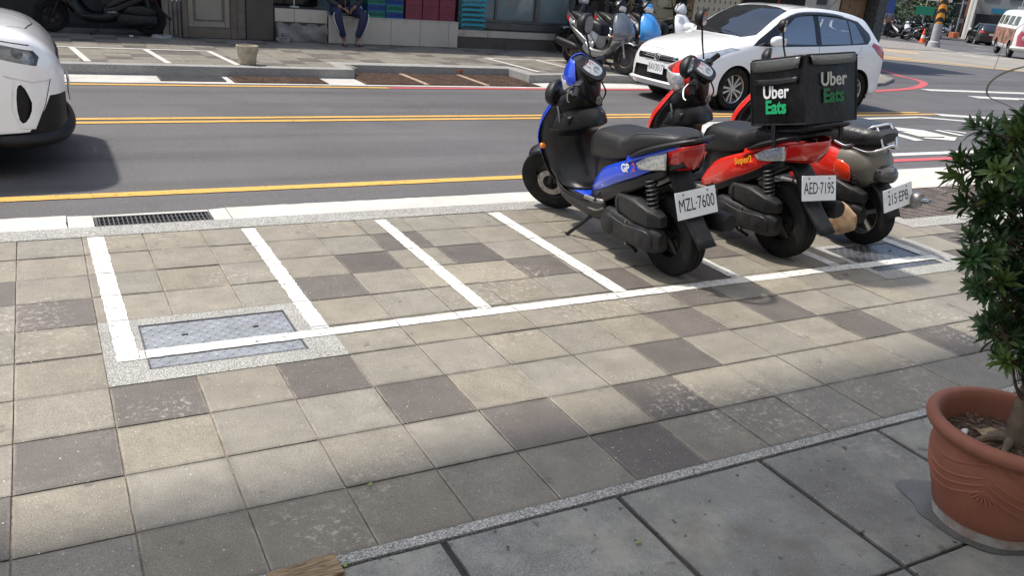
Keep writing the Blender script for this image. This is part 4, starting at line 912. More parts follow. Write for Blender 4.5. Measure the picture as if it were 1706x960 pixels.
    n = MB(); n.loft([(-.13, .35, .355, .02, .02, 5, 0), (-.145, .27, .380, .050, .052, 5, 0), (-.155, .10, .382, .056, .066, 6, 0), (-.15, -.03, .365, .050, .050, 6, 0), (-.13, -.09, .355, .025, .030, 5, 0)], 16, sub=1); n.build('air_box', M_eng, t, 28, bev=.006)
    n = MB(); n.loft([(.02, .50, .30, .07, .06, 3, 0), (.0, .38, .28, .10, .10, 3, 0), (-.02, .2, .26, .10, .10, 3, 0), (-.03, .08, .26, .06, .07, 3, 0)], 16, sub=3); n.tube([(-.05, 0, .235), (.14, 0, .235)], .018, 8); n.build('engine', M_eng, t)
    if g('cover'): n = MB(); n.loft([(-.21, .06+.085, .17, .012, .035, 2.5, 0), (-.222, .06, .20, .022, .105, 2.2, 0), (-.222, -.01, .21, .022, .11, 2.2, 0), (-.21, -.11, .21, .012, .05, 2.2, 0)], 22, sub=4); n.build('clutch_cover', mat('peeling_cream', (.50, .40, .25), .5, dirt=1.0, dcol=(.16, .022, .014), dscale=16, obj=True), t)
    n = MB(); n.loft([(.17, .30, .26, .02, .02, 2, 0), (.175, .22, .28, .045, .05, 2.3, 0), (.18, -.05, .31, .055, .062, 2.3, 0), (.18, -.24, .335, .050, .055, 2.3, 0), (.18, -.26, .338, .02, .02, 2, 0)], 18, sub=3); n.tube([(.17, .28, .26), (.12, .42, .18), (.05, .5, .25)], .016, 8, sub=3); n.build('muffler', M_blk if not g('retro') else M_stl, t)
    if g('retro'): n = MB(); n.tube([(.18, -.24, .34), (.18, -.33, .35)], .018, 10); n.build('exhaust_tip', M_chr, t)
    n = MB(); a = Vector((-.135, -.02, .27)); b_ = Vector((-.125, .045, .60)); d = b_-a
    hx = []
    for k in range(97): q = k/96; c = a+d*(.25+.65*q); an = q*2*math.pi*9; hx.append(c+Vector((math.cos(an), math.sin(an)*.98, math.sin(an)*-.15))*.030)
    n.tube(hx, .0055, 6); n.build('shock_spring', mat('spring_dark', (.10, .10, .10), .4, .6) if not g('retro') else M_gblk, t)
    n = MB(); n.tube([a, a+d*.5], .020, 10).tube([a+d*.4, b_], .012, 8); n.build('shock_absorber', M_blk, t)
    n = MB(); n.tube([(-.11, .60, .21), (-.17, .68, .12), (-.225, .77, .030)], .011, 8, sub=3); n.tube([(-.225, .77, .030), (-.25, .79, .026), (-.235, .82, .027), (-.205, .80, .032)], .007, 6, sub=3); n.build('side_stand', M_blk, t)
    n = MB()
    for s in (-1, 1): n.tube([(s*.07, .40, .17), (s*.10, .28, .105), (s*.12, .17, .10)], .011, 8)
    n.tube([(-.10, .28, .105), (.10, .28, .105)], .009, 8); n.build('centre_stand', M_blk, t)
    if detail:
        for k in range(5): n = MB(); n.box((-.197, .02+k*.058, .378), (.006, .008, .075)); n.build('air_box_rib', M_eng, t, bev=.001)
        n = MB(); n.loft([(-.196, .40, .245, .006, .03, 2.5, 0), (-.206, .34, .24, .012, .060, 3, 0), (-.212, .17, .24, .010, .045, 3, 0), (-.208, -.02, .245, .010, .055, 3, 0), (-.196, -.07, .245, .005, .03, 2.5, 0)], 16, sub=3); n.build('belt_cover_plate', M_eng, t)
        for k, pts in enumerate((((-.10, .88, .93), (-.17, .93, .86), (-.15, 1.04, .70), (-.12, 1.08, .52)), ((.10, .87, .93), (.15, .90, .84), (.14, 1.02, .72)))): MB().tube(pts, .005, 6, sub=5).build('cable', M_blk, t)
        MB().tube([(-.10, .42, .30), (-.12, .30, .335), (-.09, .12, .40), (-.07, .0, .46)], .008, 6, sub=5).build('hose', M_blk, t)
        n = MB(); n.lathe([(.055, -.068), (.095, -.068), (.095, -.064), (.055, -.064), (.055, -.068)], 28, axis='x', c=(0, SY, .23)); n.xf(ST); n.build('brake_disc', M_stl, t)
        n = MB(); n.box((-.075, SY-.085, .27), (.035, .05, .07)); n.xf(ST); n.build('brake_caliper', M_alu, t, bev=.008)
        n = MB(); n.tube([(-.168, .60, .25), (-.178, .50, .262), (-.18, .42, .30)], .006, 6, sub=3); n.build('skirt_trim', M_stl, t)
        n = MB(); n.lathe([(.001, -.142), (.016, -.142), (.018, -.125), (.009, -.12), (.009, -.10)], 6, axis='x', c=(0, 0, .235)); n.build('axle_nut', M_stl, t)
    n = MB(); n.tube([(-.165, .44, .33), (-.20, .47, .335), (-.215, .50, .34)], .014, 8, sub=2).tube([(-.215, .455, .345), (-.215, .56, .338)], .013, 8); n.build('foot_peg', M_stl, t)
    # handlebar group (steered)
    H = g('head', 'sport')
    n = MB(); n.loft([(0, .91, .80, .055, .05, 3, 0), (0, .915, .88, .100, .068, 3, 0), (0, .925, .96, .118, .072, 3, 0), (0, .935, 1.03, .090, .055, 3, 0), (0, .95, 1.08, .045, .03, 2.5, 0)], 24, sub=4, axis='z'); n.xf(ST); n.build('handlebar_cover', g('inner', M_gblk), t)
    def hr(z, hw, ye, yc): return [(-hw, ye, z), (-hw*.75, ye+(yc-ye)*.6, z), (0, yc, z), (hw*.75, ye+(yc-ye)*.6, z), (hw, ye, z)]
    n = MB(); e_ = g('nose', 0); n.sheet([hr(.835, .080, .94, .99+e_*.3), hr(.89, .125, .93, 1.035+e_*.9), hr(.96, .145, .92, 1.06+e_), hr(1.03, .115, .925, 1.035+e_*.8), hr(1.09, .055, .94, .985+e_*.3)], 4, 4); hs = g('hs', 1); HS = Matrix.Translation((0, .95, .99)) @ Matrix.Scale(hs, 4) @ Matrix.Translation((0, -.95, -.99)); n.xf(ST @ HS); n.build('head_cowl', g('hcowl', front), t, sol=.006)
    n = MB(); dz_ = .035 if e_ else 0; n.sheet([hr(.868+dz_*.6, .11+e_*.4, .965, 1.045+e_*.95), hr(.93+dz_, .142+e_*.3, .955, 1.074+e_), hr(.985+dz_*1.6, .118+e_*.3, .965, 1.066+e_*.95)], 4, 4); n.xf(ST @ HS); n.build('headlamp', M_clr, t, sol=.004)
    n = MB(); n.loft([(0, .004, 0, .074, .076, 2.6, 0), (0, .010, 0, .072, .074, 2.6, 0), (0, .016, 0, .060, .062, 2.6, 0), (0, .019, 0, .005, .005, 2, 0)], 28, sub=2)
    CM = ST @ Matrix.Translation((0, .868, 1.005)) @ Matrix.Rotation(R(-50), 4, 'X') @ Matrix.Rotation(math.pi, 4, 'Z'); n.xf(CM @ Matrix.Scale(.92, 4)); dl = n.build('instrument_cluster', M_dial, t); n = MB(); n.loft([(0, -.05, 0, .075, .08, 2.6, 0), (0, -.01, .0, .092, .094, 2.6, 0), (0, .010, .0, .088, .090, 2.6, 0), (0, .012, .0, .070, .070, 2.6, 0)], 28, sub=2); n.xf(CM); n.build('cluster_surround', g('inner', M_gblk), dl)
    if detail:
        for cx, cz, r_ in ((0, .022, .030), (.0, -.030, .022)):
            q = MB(); q.tube([(cx+r_*math.cos(R(a_)), .0195, cz+r_*math.sin(R(a_))) for a_ in range(-30, 211, 20)], .0016, 5); q.tube([(cx, .020, cz), (cx-r_*.7, .020, cz+r_*.3)], .0016, 5); q.xf(CM); q.build('dial_ring', M_red if cz > 0 else M_blk, dl)
    for s in (-1, 1):
        n = MB(); n.tube([(s*.06, .90, .965), (s*.17, .895, .975), (s*.21, .885, .975)], [.026, .022, .018], 10, sub=2); n.box((s*.175, .885, .978), (.06, .05, .045)); n.xf(ST); n.build('switch_housing', M_blk, t, bev=.008)
        n = MB(); n.tube([(s*.20, .885, .975), (s*.30, .862, .97), (s*.315, .858, .97)], [.0175, .0175, .020], 12); n.xf(ST); n.build('grip', M_rub, t)
        n = MB(); n.tube([(s*.14, .93, .975), (s*.20, .945, .965), (s*.28, .925, .945), (s*.31, .90, .94)], [.006, .006, .005, .004], 6, sub=3, flat=.6); n.xf(ST); n.build('brake_lever', g('lever', M_blk), t)
    for s, (bx_, tx) in (g('mirrors') or {-1: ((-.15, .90, 1.0), (-.24, .93, 1.19)), 1: ((.15, .90, 1.0), (.24, .93, 1.19))}).items():
        b0, t0 = Vector(bx_), Vector(tx); n = MB(); n.tube([b0, b0.lerp(t0, .5)+Vector((s*.02, .01, -.01)), t0], .007, 6, sub=4); n.xf(ST); mo = n.build('mirror_stalk', M_blk, t)
        n = MB(); n.loft([(0, -.012, 0, .060, .046, 2.2, 0), (0, .0, 0, .066, .052, 2.2, 0), (0, .03, 0, .05, .038, 2.2, 0), (0, .045, 0, .01, .008, 2, 0)], 20, sub=3); q = MB(); q.loft([(0, -.013, 0, .055, .038, 2.4, 0), (0, -.0135, 0, .002, .002, 2, 0)], 20, sub=1)
        MM = ST @ Matrix.Translation(t0+Vector((s*.03, 0, .03))) @ Matrix.Scale(g('msc', 1), 4) @ Matrix.Rotation(R(g('mtilt', 10)), 4, 'X') @ Matrix.Rotation(R(s*18), 4, 'Y'); n.xf(MM); q.xf(MM)
        mh = n.build('mirror', M_blk, t); q.build('mirror_glass', M_mir, mh)
    for s in (-1, 1):
        n = MB(); n.lathe([(.001, s*.215), (.014, s*.213), (.02, s*.205), (.021, s*.17)], 16, axis='x', c=(0, 1.09, .53)); n.build('side_reflector', M_amb, t)
    return t

NEAR = 'scooters parked in the near kerb bays'
def setsc(o, x, y, lean, yaw=0, z=0, s=1):
    o.location = (x, y, z); o.rotation_euler = (Matrix.Rotation(R(yaw), 4, 'Z') @ Matrix.Rotation(-R(lean), 4, 'Y')).to_euler(); o.scale = (s, s, s); return o
blue = scooter('motor_scooter', 'blue and black scooter leaning on its side stand, plate MZL-7600', dict(tk=.62, fh=.012, main=M_blue, front=M_blue, mat=M_blue, plate='MZL\u00b77600', group=NEAR,
    msc=1.3, mirrors={-1: ((-.15, .92, .97), (-.235, 1.0, .955)), 1: ((.13, .92, 1.03), (.19, .95, 1.17))}))
setsc(blue, 2.33, 1.36, 8)
redsc = scooter('motor_scooter', 'red and black scooter carrying the black delivery bag, plate AED-7195', dict(main=M_sred, front=M_sred, mat=M_blk, plate='AED\u00b77195', prot=-8, fh=.035, tail=mat('bright_tail', (.50, .014, .010), .18, coat=.9), group=NEAR, lever=M_alu,
    nose=.045, py=-.20, pz=.50, msc=1.25, mirrors={-1: ((-.13, .90, 1.03), (-.17, .90, 1.09)), 1: ((.13, .90, 1.03), (.26, .93, 1.22))}))
setsc(redsc, 3.25, 1.44, 7)
third = scooter('motor_scooter', 'red scooter with beige tail, quilted seat and chrome grab rail, plate 215-EPB', dict(main=M_sred, front=M_sred, retro=1, rim=M_alu, cover=1, plate='215\u00b7EPB', prot=6, px=.02, group=NEAR, fender=M_sred, lowcowl=M_sred,
    mirrors={-1: ((-.13, .90, 1.03), (-.24, .93, 1.20)), 1: ((.13, .90, 1.03), (.20, .93, 1.22))}))
setsc(third, 4.05, 1.50, 6)
def decal(parent, s, m, o, x, y, size, **k): return text_part('decal', s, m, parent, frame(o, x, y), size=size, ext=.0006, **k)
M_wht = mat('white_vinyl', (.72, .72, .72), .4); M_gry = mat('grey_vinyl', (.30, .30, .30), .5)
decal(blue, 'GP', M_wht, (-.185, .20, .595), (0, -1, .22), (0, .22, 1), .062, bold=.002)
decal(blue, '2', M_red, (-.179, .13, .615), (0, -1, .22), (0, .22, 1), .062, bold=.002)
decal(redsc, 'Super2', mat('yellow_vinyl', (.75, .38, .02), .4), (-.183, .20, .590), (0, -1, .36), (0, .26, 1), .055, bold=.0015)

# ---- insulated delivery bag on the red scooter's rear seat
def bag():
    t = thing('delivery_bag', 'square black insulated delivery bag with white and green lettering on the red scooter', 'delivery bag')
    M_bag = mat('bag_nylon', (.006, .006, .007), .38, spec=.4, bump=4, bscale=11, obj=True, var=.3, vscale=8); M_tape = mat('reflective_tape', (.10, .10, .095), .3, .4, bump=1.5, bscale=30, obj=True)
    w, d, h = .195, .210, .365; b = MB(); N = 10
    def wall(P, Q, n):
        rows = []
        for i in range(N+1):
            v = i/N; rows.append([])
            for k in range(N+1):
                u = k/N; p = Vector(P).lerp(Vector(Q), u); bul = .010*math.sin(math.pi*u)*math.sin(math.pi*v)+.004*math.sin(u*9+v*4)*math.sin(math.pi*v)*math.sin(math.pi*u)
                rows[-1].append((p.x+n[0]*bul, p.y+n[1]*bul, v*h))
        b.rings(rows, 0, False)
    wall((-w, d, 0), (-w, -d, 0), (-1, 0)); wall((-w, -d, 0), (w, -d, 0), (0, -1)); wall((w, -d, 0), (w, d, 0), (1, 0)); wall((w, d, 0), (-w, d, 0), (0, 1))
    b.add([(-w, -d, 0), (w, -d, 0), (w, d, 0), (-w, d, 0)], [(3, 2, 1, 0)]); b.build('bag_body', M_bag, t, 50)
    l = MB(); l.loft([(0, 0, h-.002, w+.006, d+.006, 14, 0), (0, 0, h+.008, w+.008, d+.008, 14, 0), (0, 0, h+.014, w-.004, d-.004, 12, 0), (0, 0, h+.016, w*.6, d*.6, 8, 0)], 48, sub=2, axis='z'); l.build('lid', M_bag, t, 50)
    f = MB()
    f.sheet([[(-w-.009, d-.01, h+.004), (-w-.010, 0, h+.003), (-w-.009, -d+.03, h+.004)], [(-w-.018, d-.02, h-.03), (-w-.022, 0, h-.034), (-w-.019, -d+.03, h-.03)], [(-w-.016, d-.03, h-.058), (-w-.019, 0, h-.064), (-w-.016, -d+.04, h-.058)]], 4, 4)
    f.build('flap_tape', M_tape, t, sol=.003)
    f = MB(); f.sheet([[(-w+.03, -d-.009, h+.004), (0, -d-.010, h+.003), (w-.02, -d-.009, h+.004)], [(-w+.03, -d-.018, h-.024), (0, -d-.021, h-.028), (w-.02, -d-.018, h-.024)], [(-w+.04, -d-.016, h-.045), (0, -d-.019, h-.050), (w-.03, -d-.016, h-.045)]], 4, 4); f.build('flap_tape', M_tape, t, sol=.003)
    p = MB(); p.sheet([[(-w-.010, d-.03, h-.10), (-w-.014, 0, h-.105), (-w-.011, -d+.05, h-.10)], [(-w-.020, d-.03, h-.135), (-w-.026, 0, h-.14), (-w-.020, -d+.05, h-.135)]], 4, 3); p.build('pocket_flap', M_bag, t, sol=.003)
    pp = MB()
    for x, y in ((-w, -d), (w, -d), (-w, d), (w, d)): pp.tube([(x, y, .0), (x*1.008, y*1.008, h*.5), (x, y, h)], .005, 6, sub=3)
    pp.tube([(-w, -d, .003), (w, -d, .003), (w, d, .003), (-w, d, .003), (-w, -d, .003)], .005, 6); pp.build('piping', M_blk, t)
    for x, y in ((-.14, -.10), (.12, -.17), (-.15, .12)): MB().bx(x-.015, x+.015, y-.006, y+.006, -.10, .004).build('strap', M_blk, t, bev=.002)
    MB().bx(-.20, -.19, .02, .05, -.13, .01).build('strap', M_blk, t, bev=.002); MB().box((-.145, -.185, -.02), (.05, .04, .03)).build('buckle', M_blk, t, bev=.003)
    MB().bx(-.15, .15, -.15, .16, -.055, -.001).build('base_pad', M_blk, t, bev=.015)
    rk = MB(); rk.tube([(-.16, .16, -.03), (-.17, -.10, -.035), (-.10, -.24, -.015), (.10, -.24, -.015), (.17, -.10, -.035), (.16, .16, -.03)], .010, 8, sub=4); rk.build('base_frame', M_blk, t)
    G = mat('green_print', (.012, .36, .13), .5); G2 = mat('dark_green_print', (.008, .12, .035), .6); W = mat('white_print', (.78, .78, .78), .45); W2 = mat('dull_print', (.42, .43, .39), .6)
    text_part('printed_text', 'Uber', W, t, frame((-w-.0165, -.0, .185), (0, -1, 0), (0, 0, 1)), size=.104, bold=.0018, ext=.0015, sx=.92)
    text_part('printed_text', 'Eats', G, t, frame((-w-.0165, -.0, .100), (0, -1, 0), (0, 0, 1)), size=.104, bold=.0035, ext=.0015, sx=.95)
    text_part('printed_text', 'Uber', W2, t, frame((0, -d-.0155, .235), (1, 0, 0), (0, 0, 1)), size=.104, bold=.0018, ext=.0015, sx=.92)
    text_part('printed_text', 'Eats', G2, t, frame((0, -d-.0155, .145), (1, 0, 0), (0, 0, 1)), size=.104, bold=.0035, ext=.0015, sx=.95)
    return t
bg_ = bag(); bg_.location = (3.180, 1.405, .835); bg_.rotation_euler = (Matrix.Rotation(-R(4), 4, 'Y') @ Matrix.Rotation(-R(12), 4, 'X')).to_euler()
# ---------------------------------------------------------------- terracotta pot and shrub in the foreground
PC = Vector((1.85, -.90, 0))
def pot():
    t = thing('plant_pot', 'large terracotta pot with a thick rim and moulded swags at the right edge', 'plant pot', PC)
    M = mat('terracotta', (.27, .092, .052), .62, var=.18, vscale=7, bump=.5, bscale=120, obj=True, dirt=.55, dcol=(.20, .095, .06), dscale=3)
    b = MB(); b.lathe([(.001, .0), (.148, .0), (.160, .012), (.160, .030), (.168, .042), (.182, .09), (.204, .16), (.216, .22), (.217, .262), (.212, .285), (.214, .292), (.219, .302), (.232, .309), (.247, .318), (.255, .333), (.254, .348), (.245, .359), (.232, .361), (.220, .353), (.213, .335), (.208, .31), (.200, .26), (.001, .255)], 96)
    b.build('pot_body', M, t, 60)
    rb = MB()
    def rad(z):
        P = [(.042, .168), (.09, .182), (.16, .204), (.22, .216), (.262, .217), (.285, .212), (.30, .219)]
        for (a, ra), (c, rc) in zip(P, P[1:]):
            if z <= c: return ra+(rc-ra)*(z-a)/(c-a)
        return .22
    for q in range(4):
        a0 = R(200+q*90)
        for dz, sp in ((0, .052), (-.024, .058), (-.048, .064), (.045, .050)):
            pts = []
            for k in range(21):
                u = k/20; z = .252+dz-sp*math.sin(math.pi*u); a = a0+u*R(90); r = rad(z)-.001; pts.append((r*math.cos(a), r*math.sin(a), z))
            rb.tube(pts, [.0015]+[.0048]*19+[.0015], 8)
        for k in range(7):
            an = R(-90+(k-3)*17); c = Vector((0, 0, .20)); z0, z1 = .205, .205+.045*math.sin(an); a = a0
            p0 = (rad(z0)*math.cos(a), rad(z0)*math.sin(a), z0); aa = a+.045*math.cos(an)/.2; p1 = (rad(z1)*math.cos(aa), rad(z1)*math.sin(aa), z1); rb.tube([p0, p1], [.002, .006], 6)
    rb.build('swag_relief', M, t)
    l = MB(); l.lathe([(.1605, .004), (.1625, .012), (.1625, .03), (.1665, .038), (.168, .041)], 80); l.build('lime_line', mat('limescale', (.40, .37, .33), .8, var=.25, vscale=20, dirt=.6, dcol=(.20, .09, .05), dscale=14), t)
    s = MB(); s.lathe([(.001, .292), (.10, .289), (.17, .281), (.205, .270)], 40); s.build('potting_soil', ground_mat('soil', (.052, .034, .022), .5, 1.7, 30, 180, .6, speck=(.20, .14, .09, 70, .66), bump=1.5), t)
    ch = MB()
    for k in range(170):
        a = rnd.random()*6.28; r = .19*math.sqrt(rnd.random()); L = rnd.uniform(.008, .028)
        ch.box((r*math.cos(a), r*math.sin(a), .290-.3*r*r+rnd.uniform(0, .006)), (L, rnd.uniform(.004, .010), .002), rot=Matrix.Rotation(rnd.random()*6.28, 3, 'Z') @ Matrix.Rotation(rnd.uniform(-.5, .5), 3, 'X') @ Matrix.Rotation(rnd.uniform(-.4, .4), 3, 'Y'))
    tagp(ch.build('bark_chips', mat('bark', (.11, .068, .042), .8, var=.5, vscale=90), t), kind='stuff')
    return t
pot()
lf = MB()
def leafcard(c, L, wd, yaw, curl):
    rows = []
    for i in range(7):
        u = i/6; hw = wd*math.sin(math.pi*min(1, u*.95+.05))**.7; rows.append([((u-.5)*L, s*hw, .004+curl*(abs(s)**1.5)*(.6+.4*math.sin(u*7))+curl*.5*(u-.5)**2*3) for s in (-1, -.5, 0, .5, 1)])
    m = MB(); m.rings(rows, 0, False); m.xf(Matrix.Translation(c) @ Matrix.Rotation(yaw, 4, 'Z')); return m
leafcard(PC+Vector((-.045, .055, .292)), .075, .026, 2.4, .018).build('dry_leaf', mat('dry_leaf', (.30, .22, .12), .7, var=.3, vscale=60, obj=True), None, sol=.001, label='curled tan dry leaf lying on the soil of the terracotta pot', cat='leaf')
m = MB(); m.loft([(-.02, 0, 0, .002, .002, 2, 0), (-.01, 0, .004, .008, .006, 2, 0), (.0, .003, .003, .010, .007, 2.3, 0), (.014, 0, .004, .007, .005, 2, 0), (.02, 0, 0, .002, .002, 2, 0)], 10, sub=2, axis='x'); m.xf(Matrix.Translation(PC+Vector((-.10, .09, .296))) @ Matrix.Rotation(.4, 4, 'Z'))
m.build('paper_scrap', mat('paper', (.62, .62, .60), .7, var=.15, vscale=80), None, label='crumpled white scrap of paper on the soil of the terracotta pot', cat='litter')

def shrub():
    t = thing('potted_shrub', 'dark green narrow-leaved shrub growing in the terracotta pot', 'shrub', PC)
    M_bark = mat('shrub_bark', (.13, .095, .062), .8, var=.35, vscale=30, bump=1, bscale=60)
    M_bark2 = mat('shrub_stem', (.085, .045, .036), .7, var=.3, vscale=30)
    tr = MB(); tr.tube([(.01, -.01, .26), (.0, .0, .36), (.02, .01, .52), (.0, .0, .72), (.02, -.01, .95), (0, .0, 1.2), (.01, 0, 1.42)], [.034, .024, .021, .019, .017, .013, .008], 12, sub=5)
    for a, l in ((150, .13), (120, .09), (200, .10), (60, .1), (300, .12)): tr.tube([(0, 0, .30), (.5*l*math.cos(R(a)), .5*l*math.sin(R(a)), .302), (l*math.cos(R(a)), l*math.sin(R(a)), .275)], [.020, .013, .007], 8, sub=3)
    tr.build('trunk', M_bark, t)
    r2 = random.Random(11); tw = MB(); cl = []
    base = [(.35, 1.13, .08), (.31, 1.23, .08), (.27, 1.17, .115), (.17, 1.22, .12), (.05, 1.20, .13), (.02, 1.34, .10), (.29, 1.03, .085), (.17, 1.05, .12), (.22, .95, .11), (.31, .91, .085), (.13, .90, .11), (.19, .80, .09), (.10, .76, .10), (.14, .66, .075), (.05, .64, .08), (.07, .56, .06)]
    for rot in (0, 72, 144, 216, 288):
        for rr, z, cr in base:
            if rot and (r2.random() < .25 or z > 1.45): continue
            a = R(150+rot+(r2.uniform(-22, 22) if rot else r2.uniform(-14, 14))); k = 1 if not rot else r2.uniform(.75, 1.02); zz = z if not rot else z+r2.uniform(-.04, .04)
            c = Vector((rr*k*math.cos(a), rr*k*math.sin(a), zz)); cl.append((c, cr)); z0 = max(.42, zz-.10-rr*.35)
            tw.tube([(0, 0, z0), (c.x*.5, c.y*.5, z0+(zz-z0)*.35), tuple(c)], [.008, .005, .003], 6, sub=3)
    tips = []
    for c, cr in cl:
        for k in range(int(11*(cr/.1)**1.6)):
            d = Vector((r2.gauss(0, 1), r2.gauss(0, 1), r2.gauss(.15, .8))).normalized(); p = c+d*cr*r2.uniform(.45, .86); tips.append((p, (d+Vector((0, 0, .5))).normalized()))
            tw.tube([c, c.lerp(p, .6)+Vector((0, 0, -.008)), p], [.003, .0024, .002], 4)
    tw.build('twigs', M_bark2, t)
    vs, fs, cs = [], [], []
    for p, d in tips:
        u = d.orthogonal().normalized(); v = d.cross(u); n = r2.randint(17, 24); young = r2.random() < .24; g = r2.uniform(.75, 1.25)
        for k in range(n):
            a = k*2.4+r2.uniform(-.3, .3); el = .25+1.15*(1-k/n)+r2.uniform(-.15, .15); rad = u*math.cos(a)+v*math.sin(a); dr = d*math.cos(el)+rad*math.sin(el)
            L = r2.uniform(.042, .066)*(.75 if k > n-4 else 1); w_ = r2.uniform(.0046, .0066); sd_ = dr.cross(d).normalized() if dr.cross(d).length > .01 else u; nn = sd_.cross(dr)
            b0 = p-d*.02*(1-k/n); o = len(vs)
            for f_, wf, bend in ((0, .35, 0), (.35, .9, .002), (.7, 1, .001), (1, .25, -.006)):
                q = b0+dr*L*f_+nn*bend; vs.append(q-sd_*w_*wf+nn*.0012*wf); vs.append(q-nn*.0006); vs.append(q+sd_*w_*wf+nn*.0012*wf)
            col = (.040*g, .082*g, .027*g) if not young else (.10*g, .155*g, .038*g)
            if g > 1.247: col = (.16, .17, .04)
            if k > n-5 and not young: col = tuple(x*1.35 for x in col)
            for i in range(3):
                for j in (0, 1): fs.append((o+i*3+j, o+i*3+j+1, o+i*3+3+j+1, o+i*3+3+j)); cs.append(col)
    me = bpy.data.meshes.new('foliage'); me.from_pydata([tuple(v) for v in vs], [], fs); at = me.color_attributes.new('tint', 'FLOAT_COLOR', 'CORNER'); buf = []
    for c in cs: buf += [*c, 1]*4
    at.data.foreach_set('color', buf); me.materials.append(leaf_mat('shrub_leaf', .34))
    o = fin(me, 'foliage', t, 80); return t
def leaf_mat(name, rough=.4, col=None):
    m = bpy.data.materials.new(name); m.use_nodes = True; N, L = m.node_tree.nodes, m.node_tree.links; b = N['Principled BSDF']; b.inputs['Roughness'].default_value = rough
    b.inputs['Specular IOR Level'].default_value = .45
    if col: b.inputs['Base Color'].default_value = (*col, 1)
    else:
        a = N.new('ShaderNodeAttribute'); a.attribute_name = 'tint'; L.new(a.outputs['Color'], b.inputs['Base Color'])
    tl = N.new('ShaderNodeBsdfTranslucent'); x = N.new('ShaderNodeMixShader'); x.inputs[0].default_value = .22
    if col: tl.inputs[0].default_value = (col[0]*1.5, col[1]*1.8, col[2], 1)
    else: L.new(a.outputs['Color'], tl.inputs[0])
    L.new(b.outputs[0], x.inputs[1]); L.new(tl.outputs[0], x.inputs[2]); L.new(x.outputs[0], N['Material Output'].inputs[0]); return m
SHR = shrub()
# dead grass blades hanging out of the crown
for k, (pts, r) in enumerate((([(-.08, .05, 1.22), (-.22, .16, 1.30), (-.30, .20, 1.335), (-.30, .16, 1.40), (-.16, .02, 1.47)], .0024), ([(-.10, .0, 1.45), (-.22, .10, 1.56), (-.31, .17, 1.50), (-.33, .18, 1.40)], .0012), ([(-.06, .02, 1.42), (-.16, .06, 1.53), (-.25, .08, 1.52), (-.30, .11, 1.42)], .0012), ([(-.04, -.06, 1.40), (-.16, -.02, 1.52), (-.27, .02, 1.50), (-.30, .04, 1.40)], .001))):
    m = MB(); m.tube(pts, [r, r*1.6, r*1.6, r*1.2, r*.4], 5, sub=6, flat=.35)
    m.build('dry_blade', mat('straw', (.20, .165, .11), .7, var=.3, vscale=30), SHR) or (0, ['broad bent straw-coloured blade caught in the top of the shrub', 'long thin dry blade arching left of the shrub top', 'thin dry blade arching over the shrub top, inner of the pair', 'x'])
# wet patches on the slate by the pot
M_wet = bpy.data.materials.new('wet_slate'); M_wet.use_nodes = True
b_ = M_wet.node_tree.nodes['Principled BSDF']; b_.inputs['Base Color'].default_value = (.085, .088, .086, 1); b_.inputs['Roughness'].default_value = .12
_n = M_wet.node_tree.nodes.new('ShaderNodeTexNoise'); _n.inputs['Scale'].default_value = 60; _r = M_wet.node_tree.nodes.new('ShaderNodeMapRange'); M_wet.node_tree.links.new(_n.outputs[0], _r.inputs[0]); _r.inputs[3].default_value = .2; _r.inputs[4].default_value = .55; M_wet.node_tree.links.new(_r.outputs[0], b_.inputs['Roughness'])
MW2 = ground_mat('damp_slate', (.115, .117, .108), .6, 1.4, 5, 200, .4, rough=.38, grime=.3)
mb = MB()
def blob(pts, z=.0045):
    P = crom([(*p, 0) for p in pts+[pts[0]]], 6)[:-1]; P = [(p.x+rnd.uniform(-.003, .003), p.y+rnd.uniform(-.003, .003), z) for p in P]; mb.add(P, [list(range(len(P)))])
blob([(1.69, -.76), (1.665, -.79), (1.66, -.84), (1.655, -.90), (1.665, -.96), (1.71, -1.03), (1.85, -1.08), (2.0, -1.02), (2.02, -.85), (1.9, -.7), (1.75, -.64)])
S('wet_patch', mb, MW2, smooth=0)
# timber offcut at the lower edge, green leaf scraps
t_ = MB(); t_.box((-.222, -.352, .009), (.185, .085, .018), rot=Matrix.Rotation(R(4), 3, 'Z'))
mw = mat('yellow_wood', (.36, .24, .11), .6)
def wood(m, sc=(6, 40, 20), c0=(.27, .19, .095), c1=(.10, .062, .03)):
    N, L = m.node_tree.nodes, m.node_tree.links; g = N.new('ShaderNodeNewGeometry'); mp = N.new('ShaderNodeMapping'); mp.inputs['Scale'].default_value = sc; L.new(g.outputs['Position'], mp.inputs[0])
    n = N.new('ShaderNodeTexNoise'); n.inputs['Scale'].default_value = 2; n.inputs['Detail'].default_value = 5; n.inputs['Distortion'].default_value = 1.5; L.new(mp.outputs[0], n.inputs['Vector'])
    r = N.new('ShaderNodeMapRange'); L.new(n.outputs[0], r.inputs[0]); r.inputs[1].default_value = .4; r.inputs[2].default_value = .62
    x = N.new('ShaderNodeMix'); x.data_type = 'RGBA'; L.new(r.outputs[0], x.inputs[0]); x.inputs[6].default_value = (*c0, 1); x.inputs[7].default_value = (*c1, 1); L.new(x.outputs[2], N['Principled BSDF'].inputs['Base Color'])
wood(mw)
t_.build('timber_offcut', mw, None, bev=.002, label='short yellow grained board lying on the paving at the bottom edge', cat='board')
for k, (x, y, rz) in enumerate(((-.115, -.352, 1.2), (.70, -.575, .3), (.07, -.02, .7))):
    leafcard(Vector((x, y, .004)), .022, .006, rz, .003).build('fallen_leaf', mat('fresh_leaf', (.17, .24, .06), .5), None, sol=.0006, label=['small green leaf beside the yellow board', 'tiny yellow green leaf in the dark slate joint', 'small pale leaf on the joint of the concrete tiles'][k], cat='leaf', group='fallen leaves')

M_pole2 = mat('arm_grey', (.3, .3, .3), .5)
